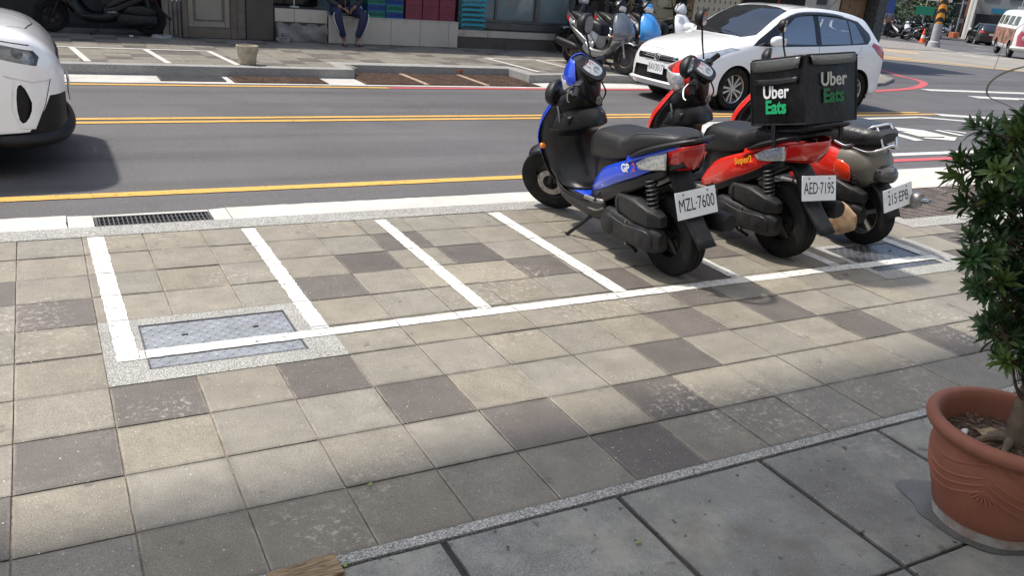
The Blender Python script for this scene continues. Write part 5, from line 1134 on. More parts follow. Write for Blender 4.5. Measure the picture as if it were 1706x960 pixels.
# unseen building on the camera's side: its awning is shaped to shade the forecourt
t = thing('arcade_building', 'shop building behind the viewer whose canvas awning shades the slate forecourt', 'building')
mw2 = mat('arcade_wall', (.40, .385, .36), .8, var=.1, vscale=2)
MB().bx(-9, 11, -9, -6, -.4, 8.0).build('wall', mw2, t, smooth=0)
ca = bpy.data.materials.new('awning_canvas'); ca.use_nodes = True; N, L = ca.node_tree.nodes, ca.node_tree.links; tl = N.new('ShaderNodeBsdfTranslucent'); tl.inputs[0].default_value = (.80, .82, .84, 1); x = N.new('ShaderNodeMixShader'); x.inputs[0].default_value = .72  # canvas made translucent to brighten the shade beneath it
N['Principled BSDF'].inputs['Base Color'].default_value = (.5, .5, .5, 1); L.new(N['Principled BSDF'].outputs[0], x.inputs[1]); L.new(tl.outputs[0], x.inputs[2]); L.new(x.outputs[0], N['Material Output'].inputs[0])
MB().add([(-9, -2.6, 5.35), (11, -2.6, 5.35), (11, 2.12, 5.0), (-9, 2.12, 5.0)], [(0, 1, 2, 3)]).build('awning', ca, t, smooth=0)  # out of view; depth and edge set to place the shade on the paving
for x_ in (-8.9, 10.9): MB().tube([(x_, -6, 5.6), (x_, 2.05, 5.0)], .03, 8).build('awning_arm', M_pole2, t)
# ---------------------------------------------------------------- shop fronts across the road
M_btile = mat('beige_wall_tile', (.50, .45, .37), .45, var=.08, vscale=1.5, dirt=.25, dcol=(.22, .19, .15), dscale=2)
M_dkw = mat('dark_wall', (.045, .042, .038), .7, var=.3, vscale=2)
M_brn = mat('brown_column', (.075, .060, .047), .6, var=.2, vscale=2)
M_door = mat('weathered_door', (.27, .235, .185), .6, var=.12, vscale=3, dirt=.3, dcol=(.14, .11, .08), dscale=2)
M_doorf = mat('door_frame_wood', (.135, .105, .075), .65, var=.25, vscale=4)
M_almf = mat('window_metal', (.14, .14, .13), .45, .6, var=.2, vscale=5, dirt=.3, dcol=(.08, .07, .06))
M_wgls = mat('shop_glass', (.17, .215, .21), .12, coat=.5, var=.25, vscale=.6)
sb = thing('shop_building', 'low shop building across the road with wooden door, tiled ledge and wide windows', 'building', (0, 0, 0))
def P(name, mb, m, par=sb, **k): return mb.build(name, m, par, **k)
P('roof_slab', MB().bx(-9, 16.6, 12.15, 20, 2.8, 3.2), M_dkw, smooth=0)
P('upper_storey', MB().bx(-9, 16.6, 14.5, 22, 3.2, 6.5), M_btile, smooth=0)
P('back_wall', MB().bx(-9, 1.05, 13.6, 13.8, .09, 2.8), M_dkw, smooth=0); P('back_wall', MB().bx(8.2, 16.6, 14.4, 14.6, .09, 2.8), M_dkw, smooth=0)
P('arcade_floor', MB().bx(-9, 16.6, 12.9, 20, -.1, .0915), M_mort, smooth=0)
P('side_wall', MB().bx(-9, -8.8, 12.1, 13.6, .09, 2.8).bx(1.03, 1.10, 12.15, 13.6, .09, 2.8), M_dkw, smooth=0)
pp = MB()
for x, w_, c in ((1.10, .05, 0), (1.165, .045, 0), (1.225, .04, 0)): pp.tube([(x, 12.02, .10), (x, 12.02, 2.8)], w_/2, 8)
P('drain_pipe', pp, mat('old_pipe', (.16, .135, .105), .7, var=.4, vscale=6))
# door
d = P('door', MB().bx(1.345, 1.96, 12.02, 12.08, .26, 2.5), M_door, smooth=0)
P('door_rail', MB().bx(1.345, 1.42, 12.004, 12.018, .262, 2.5).bx(1.885, 1.96, 12.004, 12.018, .262, 2.5).bx(1.422, 1.883, 12.004, 12.018, .262, .34), M_door, d, bev=.004)
P('door_moulding', MB().bx(1.44, 1.452, 12.0, 12.018, .36, 2.4).bx(1.853, 1.865, 12.0, 12.018, .36, 2.4).bx(1.453, 1.852, 12.0, 12.018, .36, .372), M_doorf, d, bev=.002)
P('door_frame', MB().bx(1.26, 1.34, 11.98, 12.1, .10, 2.6).bx(1.965, 2.06, 11.98, 12.1, .10, 2.6).bx(1.341, 1.964, 11.97, 12.1, .10, .255), M_doorf, bev=.006)
P('door_jamb', MB().bx(2.065, 2.20, 12.03, 12.12, .10, 2.8).bx(.98, 1.07, 12.0, 12.14, .10, 2.8), mat('jamb', (.17, .15, .125), .7, var=.3, vscale=5), bev=.004)
P('column', MB().bx(2.205, 2.62, 11.97, 12.5, .10, 2.8), M_brn, bev=.006)
P('wall_core', MB().bx(2.62, 8.2, 12.95, 13.1, .09, 2.8), M_dkw, smooth=0)
# window bands behind the ledge
P('window_glass', MB().bx(2.66, 3.5, 12.60, 12.62, .62, 2.6), mat('dark_glass', (.012, .013, .013), .1), smooth=0)
P('window_glass', MB().bx(3.5, 5.86, 12.75, 12.77, .5, 2.6), M_wgls, smooth=0)
wn = P('window_glass', MB().bx(5.9, 8.2, 12.14, 12.16, .60, 2.6), M_wgls, smooth=0)
P('window_frame', MB().bx(5.86, 8.25, 12.06, 12.2, .43, .545).bx(5.86, 8.25, 12.08, 12.2, .55, .60).bx(7.42, 7.50, 12.07, 12.2, .602, 2.6).bx(8.17, 8.26, 12.07, 12.2, .602, 2.6).bx(5.86, 5.93, 12.07, 12.2, .602, 2.6).bx(6.60, 6.64, 12.1, 12.2, .602, 2.6), M_almf, bev=.004)
# tiled ledge: one slab per tile with open joints
lb = MB(); xj = [3.49, 4.04, 4.56, 5.09, 5.62, 5.80]
for a, c in zip(xj, xj[1:]): lb.bx(a+.003, c-.003, 11.90, 11.93, .105, .515)
lt = MB()
for a, c in zip(xj, xj[1:]): lt.bx(a+.002, c-.002, 11.895, 12.74, .517, .535)
P('ledge_top', lt, M_btile, bev=.002); P('ledge_front', lb, M_btile, bev=.002)
P('ledge_core', MB().bx(3.492, 5.798, 11.928, 12.73, .10, .514), M_mort, smooth=0)
w2 = MB()
for a, c in ((5.805, 6.42), (6.42, 7.05), (7.05, 7.68), (7.68, 8.3)): w2.bx(a+.003, c-.003, 11.98, 12.0, .292, .405)
P('wall_tile', w2, M_btile, bev=.002); w2 = MB()
for a, c in ((2.64, 2.95), (2.95, 3.49)): w2.bx(a+.003, c-.003, 11.98, 12.0, .40, .60)
P('wall_tile', w2, M_btile, bev=.002)
for q_ in ((5.8, 8.3, 12.0, 12.5, .09, .42), (2.64, 3.488, 12.005, 12.58, .09, .605)): P('wall_base', MB().bx(*q_), mat('stained_base', (.11, .095, .075), .8, var=.4, vscale=4, dirt=.4, dcol=(.03, .03, .028), dscale=4), smooth=0)
# rough concrete lump below the wall tile
rb = MB(); N_ = 12; rr_ = random.Random(3); g_ = [[(2.66+.82*i/N_, 11.93+.05*math.sin(j*1.3+i)*.4-.015*rr_.random()+.03*abs(j-3)/3, .10+.27*j/6+(.03*math.sin(i*1.7) if j == 6 else 0)) for i in range(N_+1)] for j in range(7)]
rb.rings(g_, 0, False); rb.rings([g_[-1], [(x, 12.1, z) for x, y, z in g_[-1]]], 0, False); P('broken_plinth', rb, M_conc)
fr = MB(); fr.box((3.03, 12.3, .61), (.14, .10, .03)).box((3.03, 12.3, .70), (.02, .02, .15)); fr.build('white_fitting', mat('enamel', (.55, .55, .53), .4), None, bev=.004, label='small white enamel fitting on the low tiled wall beside the brown column', cat='fitting')
for k, (x, y, h_) in enumerate(((2.69, 11.86, .24),)): MB().tube([(x, y, .10), (x, y, .10+h_)], .018, 8).build('pipe_stub', M_sil, None, label='short grey pipe stub standing at the foot of the brown column', cat='pipe')
st = MB(); st.loft([(2.74, 11.80, .13, .10, .04, 2.4, 0), (2.74, 11.84, .14, .12, .045, 2.4, 0), (2.74, 11.90, .13, .08, .03, 2.2, 0)], 12, sub=2); st.build('rock_lump', M_conc, None, label='grey lump of broken concrete by the brown column', cat='rubble')
# open shop section to the right
pm = MB()
for x in (8.35, 8.95): pm.bx(x, x+.10, 12.1, 12.3, .10, 2.8)
P('post', pm, M_brn, bev=.005)
P('brown_panel', MB().bx(8.46, 8.94, 12.4, 12.45, .1, 2.8).bx(9.06, 9.6, 13.2, 13.25, .1, 2.8), mat('brown_panel', (.10, .075, .05), .6, var=.2, vscale=2), smooth=0)
mwp = mat('shop_wood', (.3, .17, .08), .6); wood(mwp, (14, 14, 3), (.30, .17, .075), (.15, .08, .035))
P('timber_post', MB().bx(9.62, 9.70, 12.2, 12.3, .1, 2.8).bx(9.86, 9.98, 12.2, 12.3, .1, 2.8).bx(11.0, 11.08, 12.1, 12.2, .1, 2.8), mwp, bev=.003)
P('interior_board', MB().bx(10.05, 10.95, 12.5, 12.53, .5, 2.4), mat('cream_board', (.40, .33, .20), .6, var=.1), smooth=0)
q = MB(); q.lathe([(.001, 12.47), (.17, 12.47), (.20, 12.49)], 32, axis='y', c=(10.62, 0, 1.18)); P('round_sign', q, mat('cream_disc', (.55, .48, .34), .5))
q = MB(); q.lathe([(.001, 12.46), (.032, 12.46), (.034, 12.465)], 16, axis='y', c=(10.76, 0, 1.17)); P('sign_dot', q, M_blk)
mn = P('menu_board', MB().bx(11.12, 12.5, 12.22, 12.25, .72, 2.3), mwp, smooth=0)
q = MB(); q.bx(11.2, 12.42, 12.205, 12.219, .78, 2.25); pn = P('menu_panel', q, mat('cream_panel', (.50, .43, .30), .6), mn, smooth=0)
q = MB()
for i in range(8):
    for j in range(6): q.bx(11.30+i*.14, 11.33+i*.14, 12.2, 12.204, .86+j*.15, .92+j*.15)
tagp(P('menu_tags', q, M_doorf, mn, smooth=0), kind='stuff')
q = MB(); q.tube([(13.6, 12.3, .8), (13.6, 12.3, 2.3)], .03, 8); P('hanging_rail', q, M_red)
P('panel_orange', MB().bx(15.55, 16.35, 12.30, 12.35, .55, 1.9), mwp, smooth=0)
P('canopy_board', MB().bx(12.6, 16.4, 12.05, 12.1, 1.55, 1.9), M_dkw, smooth=0)
pc = MB(); pc.bx(16.42, 16.72, 12.0, 12.5, .0, 2.8); P('corner_pillar', pc, mat('mosaic_pillar', (.075, .072, .065), .6, var=.6, vscale=14), smooth=0)
q = MB(); q.bx(16.1, 18.5, 12.2, 14, 1.95, 2.5); P('awning', q, mat('maroon_awning', (.07, .018, .022), .7), smooth=0)

# ---- crates, cup, bags on the ledge
def crate(name, label, x0, x1, z0, z1, m, group, y0=11.98, dep=.30, slots=(9, 3), rimc=True):
    b = MB(); W_, H = x1-x0-.006, z1-z0-.004; cx = (x0+x1)/2; th = .008
    b.bx(cx-W_/2, cx+W_/2, y0, y0+dep, z0, z0+.01)
    for (ya, yb) in ((y0, y0+th), (y0+dep-th, y0+dep)):
        b.bx(cx-W_/2, cx+W_/2, ya, yb, z0+H-.022, z0+H).bx(cx-W_/2, cx+W_/2, ya, yb, z0+.01, z0+.026)
        if slots:
            for r_ in range(1, slots[1]): z = z0+.026+(H-.048)*r_/slots[1]; b.bx(cx-W_/2, cx+W_/2, ya+.001, yb-.001, z-.003, z+.003)
            for k in range(slots[0]+1): x = cx-W_/2+.006+(W_-.012)*k/slots[0]; b.bx(x-.005, x+.005, ya+.0015, yb-.0015, z0+.02, z0+H-.02)
        else: b.bx(cx-W_/2+.002, cx+W_/2-.002, ya+.003, yb-.003, z0+.02, z0+H-.02)
    for s in (-1, 1): x = cx+s*(W_/2-.005); b.bx(x-.004, x+.004, y0+.01, y0+dep-.01, z0+.01, z0+H-.002)
    if not slots: b.bx(cx-.06, cx+.06, y0-.003, y0, z0+H*.62, z0+H*.74).bx(cx-W_/2, cx+W_/2, y0-.004, y0, z0+H*.5, z0+H*.53)
    return b.build(name, m, None, smooth=0, label=label, cat='crate', group=group)
Cg = mat('crate_green', (.012, .19, .125), .5); Cb = mat('crate_blue', (.012, .065, .26), .5); Cm = mat('crate_maroon', (.17, .022, .045), .5, var=.15); Ct = mat('crate_teal', (.03, .34, .42), .45)
for c, x0 in enumerate((4.17, 4.49)):
    for k in range(5):
        col = (Cg, Cb)[(k+c) % 2]; nm = 'green' if col is Cg else 'blue'
        crate('plastic_crate', '%s slotted crate, %s in the %s column of green and blue crates' % (nm, ['lowest', 'second', 'third', 'fourth', 'topmost'][k], ['left', 'right'][c]), x0, x0+.31, .537+k*.105, .537+(k+1)*.105, col, 'green and blue crates on the tiled ledge')
for c, x0 in enumerate((4.84, 5.15, 5.46)):
    for k in range(3): crate('plastic_crate', 'maroon crate in the %s of three maroon columns, %s row' % (['left', 'middle', 'right'][c], ['bottom', 'second', 'top'][k]), x0, x0+.30, .537+k*.23, .537+(k+1)*.23, Cm, 'maroon crates on the tiled ledge', slots=None)
for k in range(6):
    z0 = .425+k*.085; b = MB(); x0, x1, y0, y1 = 5.90, 6.36, 11.99, 12.36
    b.bx(x0+.02, x1-.02, y0+.02, y1-.02, z0, z0+.008)
    zt = z0+.082; n = 7; pts = []
    for i in range(n*2+1): pts.append((x0+.012+(x1-x0-.024)*i/(2*n), z0+.008+(.030 if i % 2 else .052)))
    poly = [(x0, zt), *[(p[0], p[1]) for p in pts], (x1, zt)]
    b.prism([(x0, zt), (x1, zt), (x1-.012, z0+.045)]+[(p[0], p[1]) for p in pts[::-1][1:-1]]+[(x0+.012, z0+.045)], 'y', y0+.004, y0+.010)
    b.bx(x0-.006, x1+.006, y0-.002, y0+.012, zt-.018, zt).bx(x0-.006, x0+.008, y0+.013, y1, zt-.06, zt).bx(x1-.008, x1+.006, y0+.013, y1, zt-.06, zt).bx(x0-.006, x1+.006, y1-.01, y1+.002, zt-.06, zt)
    b.build('plastic_basket', Ct, None, smooth=0, label='turquoise nesting basket, %s of its stack at the end of the ledge' % ['lowest', 'second from bottom', 'third from bottom', 'fourth from bottom', 'fifth from bottom', 'topmost'][k], cat='basket', group='turquoise baskets beside the maroon crates')
cp = MB(); cp.lathe([(.001, 0), (.022, 0), (.030, .085), (.0315, .088), (.028, .09), (.001, .088)], 20); t = thing('paper_cup', 'small red and white paper cup with a lid on the ledge beside the green crates', 'cup', (4.115, 12.0, .536)); cp.build('cup_body', mat('cup_red', (.50, .06, .045), .5), t)
MB().lathe([(.0318, .078), (.0335, .088), (.033, .093), (.026, .098), (.001, .098)], 20).build('cup_lid', M_swh, t); MB().lathe([(.0245, .01), (.0285, .05)], 20).build('cup_band', M_swh, t)
bgm = glass_mat('thin_plastic', (.72, .75, .78), .25, .35)
b = MB(); b.loft([(0, 0, .0, .05, .05, 2.5, 0), (0, 0, .03, .085, .065, 2.4, 0), (.005, 0, .10, .095, .07, 2.3, 0), (.0, 0, .16, .07, .05, 2.2, 0), (-.01, 0, .20, .02, .02, 2, 0), (-.015, 0, .24, .03, .01, 2, 0)], 18, sub=4, axis='z')
rz_ = random.Random(5); b.v = [(x*(1+rz_.uniform(-.08, .08)), y*(1+rz_.uniform(-.08, .08)), z) for x, y, z in b.v]
t = thing('plastic_bag', 'pale translucent plastic bag on the ledge at the seated man\'s side', 'bag', (4.0, 12.02, .536)); b.build('bag_film', mat('bag_film', (.42, .46, .50), .3, coat=.3), t); MB().tube([(-.03, 0, .22), (-.04, 0, .29), (0, 0, .32), (.035, 0, .28), (.01, 0, .22)], .007, 6, sub=4).build('bag_handle', M_blk, t)

# ---- the seated man
def skinned(name, V, E, Rr, m, parent, sub=2, smooth=True):
    me = bpy.data.meshes.new(name); me.from_pydata(V, E, []); me.materials.append(m); o = bpy.data.objects.new(name, me); COL.objects.link(o)
    if parent: o.parent = parent
    s = o.modifiers.new('skin', 'SKIN'); s.use_smooth_shade = True; s.branch_smoothing = .6
    sv = me.skin_vertices[0].data
    for i, r_ in enumerate(Rr): sv[i].radius = (r_, r_) if not isinstance(r_, tuple) else r_
    sv[0].use_root = True
    q = o.modifiers.new('sub', 'SUBSURF'); q.levels = q.render_levels = sub; return o
def chain(*jobs):
    """each job: (list of (x,y,z,r), start index or None) -> V,E,R"""
    V, E, Rr = [], [], []
    for pts, st_ in jobs:
        prev = st_
        for x, y, z, r_ in pts:
            V.append((x, y, z)); Rr.append(r_); i = len(V)-1
            if prev is not None: E.append((prev, i))
            prev = i
    return V, E, Rr
def man():
    t = thing('person', 'man in dark jacket and navy striped track trousers sitting on the tiled ledge, hands together', 'person', (3.76, 12.0, .10))
    sk = mat('skin', (.26, .125, .075), .5, var=.1, vscale=20); nv = mat('navy_cloth', (.018, .022, .060), .8, var=.25, vscale=12, bump=.6, bscale=60); jk = mat('dark_jacket', (.020, .021, .019), .65, var=.3, vscale=10, bump=.8, bscale=30)
    legs = []
    hip = .53
    J = [([(0, .10, hip, .12), (0, .10, .66, .125), (0, .07, .82, .135), (0, .04, .95, .12), (0, .03, 1.03, .06), (0, .01, 1.10, .055), (0, -.01, 1.17, .085), (0, -.01, 1.25, .09), (0, .0, 1.31, .05)], None)]
    for s, kx, fx in ((-1, -.20, -.075), (1, .25, .14)):
        J.append(([(s*.09, .08, hip, .085), (kx*.8, -.14, .505, .075), (kx, -.33, .475, .058), ((kx*.6+fx*.4), -.33, .28, .050), (fx, -.30, .085, .032), (fx, -.30, .045, .036), (fx+s*.02+.01, -.37, .026, .030), (fx+s*.035+.015, -.43, .018, .022)], 0))
        J.append(([(s*.17, .05, .93, .060), (s*.25, .02, .78, .048), (s*.24, -.08, .66, .040), (s*.09, -.24, .565, .027)], 3))
    skinned('body', *chain(*J), sk, t)
    tr_ = [([(0, .10, hip, .135), (0, .10, .62, .135)], None)]
    for s, kx, fx in ((-1, -.20, -.075), (1, .25, .14)): tr_.append(([(s*.10, .06, hip+.005, .105), (kx*.8, -.14, .51, .096), (kx, -.325, .475, .080), ((kx*.6+fx*.4), -.325, .28, .070), (fx, -.30, .11, .050)], 0))
    tro = skinned('trousers', *chain(*tr_), nv, t)
    for s, kx, fx in ((-1, -.20, -.075), (1, .25, .14)):
        m = MB(); m.tube([(kx+s*.055, -.36, .50), (kx+s*.068, -.36, .44), ((kx*.6+fx*.4)+s*.062, -.36, .28), (fx+s*.045, -.325, .13)], .006, 6, sub=4); m.build('trouser_stripe', M_wht, tro)
    jk_ = [([(0, .10, .56, .15), (0, .09, .70, .155), (0, .06, .84, .165), (0, .04, .96, .14), (0, .03, 1.02, .08)], None)]
    for s in (-1, 1): jk_.append(([(s*.18, .05, .94, .080), (s*.265, .02, .78, .066), (s*.25, -.09, .66, .058), (s*.12, -.20, .59, .042)], 3))
    jo = skinned('jacket', *chain(*jk_), jk, t)
    MB().tube([(0, -.10, .60), (0, -.115, .72), (0, -.125, .84), (0, -.11, .97)], .004, 5, sub=3).build('zip', M_gry, jo)
    for s in (-1, 1):
        c = Vector((s*.055, -.275, .555)); fg = []
        J2 = [([(c.x+s*.03, c.y+.03, c.z+.008, .020), (c.x, c.y, c.z, .022), (c.x-s*.012, c.y-.025, c.z-.012, .019)], None)]
        for k in range(4): o_ = (k-1.5)*.013; L = (.05, .058, .055, .045)[k]; J2.append(([(c.x-s*.02+o_*.3, c.y-.035, c.z-.018+o_, .009), (c.x-s*.035, c.y-.04-L*.3, c.z-.035+o_, .008), (c.x-s*.045, c.y-.03-L*.2, c.z-.05+o_, .007)], 2))
        J2.append(([(c.x-s*.005, c.y-.015, c.z+.020, .010), (c.x-s*.028, c.y-.035, c.z+.024, .008)], 1))
        skinned('hand', *chain(*J2), sk, t, sub=1)
    h = MB(); h.loft([(0, .02, 1.20, .092, .098, 2, 0), (0, .01, 1.27, .098, .106, 2, 0), (0, .01, 1.33, .075, .085, 2, 0), (0, .01, 1.352, .02, .02, 2, 0)], 18, sub=3, axis='z'); h.build('hair', M_blk, t)
    f = MB(); f.loft([(0, -.085, 1.19, .012, .012, 2, 0), (0, -.105, 1.20, .014, .016, 2, 0), (0, -.098, 1.24, .008, .01, 2, 0)], 8, sub=2); f.build('nose', sk, t)
    for s in (-1, 1):
        MB().lathe([(.001, -.012), (.008, -.008), (.011, 0)], 10, axis='y', c=(s*.032, -.092, 1.23)).build('eye', M_swh, t); MB().loft([(s*.088, -.01, 1.19, .008, .012, 2, 0), (s*.095, -.005, 1.215, .010, .022, 2, 0), (s*.088, 0, 1.24, .006, .012, 2, 0)], 8, sub=2).build('ear', sk, t)
    MB().tube([(-.026, -.086, 1.155), (0, -.094, 1.153), (.026, -.086, 1.155)], .006, 6, sub=3).build('mouth', mat('lip', (.20, .07, .05), .5), t)
    for s, fx in ((-1, -.075), (1, .14)):
        m = MB(); m.loft([(fx, -.26, .006, .03, .006, 3, 0), (fx+s*.01, -.32, .006, .037, .006, 3, 0), (fx+s*.03, -.40, .006, .044, .006, 3, 0), (fx+s*.04, -.455, .006, .028, .006, 3, 0)], 14, sub=3)
        so_ = m.build('sandal', M_blk, t); MB().tube([(fx-.030, -.36, .01), (fx+s*.02, -.375, .058), (fx+s*.03+.032, -.37, .01)], .009, 6, sub=4).build('sandal_strap', M_gry, so_)
    return t
man()
# cement bucket
t = thing('cement_bucket', 'chipped cement filled bucket standing on the far kerb', 'bucket', (1.60, 9.06, .105))
m = MB(); m.lathe([(.001, 0), (.098, 0), (.104, .01), (.128, .20), (.134, .212), (.134, .228), (.122, .230), (.118, .205), (.001, .20)], 28); m.build('bucket_body', mat('cement_pale', (.42, .37, .28), .85, var=.2, vscale=12, dirt=.3, dcol=(.22, .17, .11), dscale=14, bump=.8, bscale=50), t, 50)
m = MB(); m.tube([(.128, 0, .19), (.14, .02, .15), (.135, .06, .13)], .005, 6, sub=3); m.build('bucket_handle', M_stl, t)
MB().loft([(5.09, 9.245, .045, .03, .02, 2.5, 0), (5.09, 9.235, .05, .035, .028, 2.5, 0), (5.09, 9.225, .045, .02, .015, 2.5, 0)], 10, sub=2).build('brick_scrap', mat('brick_red', (.30, .07, .035), .8), None, label='small red brick fragment on the brown gutter cover', cat='rubble')
bpy.data.objects['brick_scrap'].location = (-.45, -.01, 0)
t = MB(); t.lathe([(.05, 0), (.14, 0), (.145, .02), (.14, .04), (.10, .045), (.05, .04)], 24, c=(.93, 11.75, .10)); t.build('hose_coil', mat('dull_white', (.30, .30, .28), .6), None, label='dull white coiled hose on the pavement beside the old pipes', cat='hose')
m = leafcard(Vector((.50, 11.62, .105)), .06, .025, .5, .03); m.build('paper_scrap', MATS['paper'], None, sol=.002, label='small white paper scrap on the far pavement under the dark scooter', cat='litter')
m = MB(); m.bx(.72, 1.02, 12.5, 12.9, .1, 1.6); m.build('vending_cabinet', mat('dark_red_cabinet', (.075, .008, .010), .4, coat=.4), None, bev=.01, label='dark red cabinet standing in the shade behind the black scooter', cat='cabinet')

# ---- scooters on the far pavement
FAR = 'scooters parked on the far pavement'
s1 = scooter('motor_scooter', 'worn silver grey scooter with rusty wheel hub parked across the road', dict(main=M_sil, front=mat('grey_blue_paint', (.10, .12, .145), .25, coat=.8, obj=True, dirt=.1), lowcowl=M_sil, hs=.72, under=M_sil, inner=M_gblk, hcowl=M_eng, rim=mat('rusty_hub', (.13, .085, .055), .6, .5, var=.4, vscale=20), fender=M_sil, noplate=1, steer=14, group=FAR, oldfork=1), False)
setsc(s1, 7.08, 10.14, 5, 188, .105)
s2 = scooter('motor_scooter', 'bright blue scooter with grey lower panels beside the silver one across the road', dict(main=M_sil, front=M_sky, under=M_sil, inner=M_gblk, noplate=1, steer=10, group=FAR, hcowl=M_sky, hs=.8), False)
setsc(s2, 7.80, 10.42, 5, 188, .105)
s3 = scooter('motor_scooter', 'black sports scooter with white side panels standing along the shop window', dict(main=M_swh, front=M_gblk, under=M_gblk, noplate=1, steer=5, group=FAR, fender=M_sil, rim=M_eng), False)
setsc(s3, 9.16, 11.55, -4, 86, .105)
s4 = scooter('motor_scooter', 'white scooter facing the road behind the bonnet of the hatchback', dict(main=M_swh, front=M_swh, under=M_blk, noplate=1, steer=-6, group=FAR, hs=.85), False)
setsc(s4, 8.85, 10.9, 4, 190, .105)
s5 = scooter('motor_scooter', 'black scooter turned away from the road behind the white scooter', dict(main=M_gblk, front=M_gblk, noplate=1, steer=20, group=FAR), False)
setsc(s5, 9.75, 10.75, 6, 12, .105)
s6 = scooter('motor_scooter', 'black scooter in the dark arcade at the upper left, beside the old pipes', dict(main=M_gblk, front=M_gblk, noplate=1, steer=10, group=FAR, turn=M_amb), False)
setsc(s6, .80, 12.05, 4, 88, .10)
# ---------------------------------------------------------------- beyond the crossing
def copy_tree(o, parent=None, **tg):
    c = o.copy(); COL.objects.link(c); c.parent = parent
    for ch in list(o.children): copy_tree(ch, c)
    if tg: tagp(c, **tg)
    return c
def GP(x, y, dz=0): return Vector((x, y, gz(x, y)-.018+dz))
def face(o, x, y, h, dz=0): o.location = GP(x, y, dz); o.rotation_euler = (0, 0, math.atan2(h[1], h[0])); return o
def camper():
    t = thing('camper_van', 'pink and white retro camper van with round badge coming out of the side road', 'van')
    M_pk = mat('van_pink', (.60, .10, .15), .35, coat=.6); M_vw = mat('van_white', (.66, .66, .64), .35, coat=.5); M_sd = mat('van_side_print', (.24, .12, .085), .5, var=.8, vscale=2.5, obj=True)
    r = lambda *p: [(p[i], p[i+1]) for i in range(0, len(p), 2)]
    W = [(0, r(0,.32, .5,.32, .66,.40, .72,.75, .70,1.02, .62,1.25, .54,1.62, .40,1.72, 0,1.76)), (-.06, r(0,.30, .5,.30, .76,.38, .80,.75, .78,1.05, .70,1.30, .60,1.70, .44,1.80, 0,1.85)),
         (-.25, r(0,.28, .5,.28, .82,.34, .86,.75, .845,1.08, .79,1.35, .68,1.76, .48,1.88, 0,1.92)), (-.8, r(0,.28, .5,.28, .84,.34, .88,.75, .865,1.10, .81,1.38, .70,1.78, .50,1.90, 0,1.95)),
         (-3.6, r(0,.28, .5,.28, .84,.34, .88,.75, .865,1.10, .81,1.38, .70,1.78, .50,1.90, 0,1.95)), (-4.15, r(0,.32, .5,.32, .80,.38, .83,.75, .81,1.08, .75,1.35, .64,1.70, .45,1.80, 0,1.84)), (-4.25, r(0,.42, .4,.42, .62,.50, .66,.75, .64,1.05, .58,1.3, .48,1.55, .35,1.65, 0,1.7))]
    bm = shell(W, 6, 5); X, Y_, Z_ = (1, 0, 0), (0, 1, 0), (0, 0, 1); parts = []
    for s in (1, -1):
        for cx in (-.75, -3.2): carve(bm, X, Z_, arc(cx, .34, .37, -15, 195, 16), lambda c, n, s=s: c.y*s > .4)
        for a, b_ in ((-.35, -1.15), (-1.3, -2.15), (-2.3, -3.1), (-3.2, -3.85)): parts.append(('side_window', carve(bm, X, Z_, [(a, 1.28), (b_, 1.28), (b_, 1.66), (a-.06, 1.66)], lambda c, n, s=s: c.y*s > .4), M_gls))
        parts.append(('side_panel', carve(bm, X, Z_, [(-.28, .5), (-4.1, .5), (-4.1, 1.15), (-.28, 1.15)], lambda c, n, s=s: c.y*s > .6), M_sd))
        parts.append(('windscreen', carve(bm, Y_, Z_, [(s*.04, 1.28), (s*.66, 1.25), (s*.58, 1.64), (s*.04, 1.68)], lambda c, n: c.x > -.3), M_gls))
        parts.append(('front_panel', carve(bm, Y_, Z_, [(s*.10, .50), (s*.76, .50), (s*.80, .90), (s*.70, 1.12), (s*.45, .92)], lambda c, n: c.x > -.3), M_pk))
    parts.append(('roof_front', carve(bm, X, Y_, [(.1, -.5), (.1, .5), (-.7, .55), (-.7, -.55)], lambda c, n: c.z > 1.7), M_pk))
    bmobj(bm, 'body', M_vw, t, 50)
    for n_, g, m in parts: bmobj(g, n_, m, t, 50)
    b = MB(); b.tube([(-.35, -.86, .42), (-.02, -.78, .42), (.07, 0, .42), (-.02, .78, .42), (-.35, .86, .42)], .055, 8, sub=4); b.build('bumper', M_vw, t)
    for s in (1, -1):
        MB().lathe([(.001, .05), (.08, .04), (.105, 0), (.11, -.05)], 18, axis='x', c=(-.01, s*.52, .82)).build('headlight', M_clr, t)
        MB().loft([(-.35, s*.95, 1.35, .02, .02, 2, 0), (-.35, s*1.0, 1.35, .06, .10, 3, 0), (-.33, s*1.05, 1.35, .02, .02, 2, 0)], 10, sub=2).build('wing_mirror', M_vw, t)
        for cx in (-.75, -3.2): wheel(t, (cx, s*.76, .34), .34, .17, 8, s, .2, M_chr)
    MB().lathe([(.001, .04), (.14, .035), (.17, .02), (.175, 0)], 24, axis='x', c=(.02, 0, 1.02)).build('round_badge', M_chr, t)
    p = MB(); p.box((.11, 0, .48), (.01, .38, .16)); p.build('licence_plate', M_plt, t); MB().bx(-4.0, -.2, -.7, .7, .3, .6).build('underbody', M_pit, t)
    return t
face(camper(), 35.6, 19.6, (-.71, -.70))
bs = suv(mat('car_black', (.012, .012, .013), .2, coat=1.0), 'black sport utility car driving away beyond the crossing'); face(bs, 66.2, 42.9, (.703, .715)); bs.scale = (1, 1, 1)
cs = hatchback(mat('car_silver_blue', (.24, .29, .35), .3, .5, coat=1.0), 'silver blue car approaching in the distance past the striped pole', '', True); face(cs, 84.5, 59.4, (-.82, -.57)); cs.scale = (1, 1, 1.05)

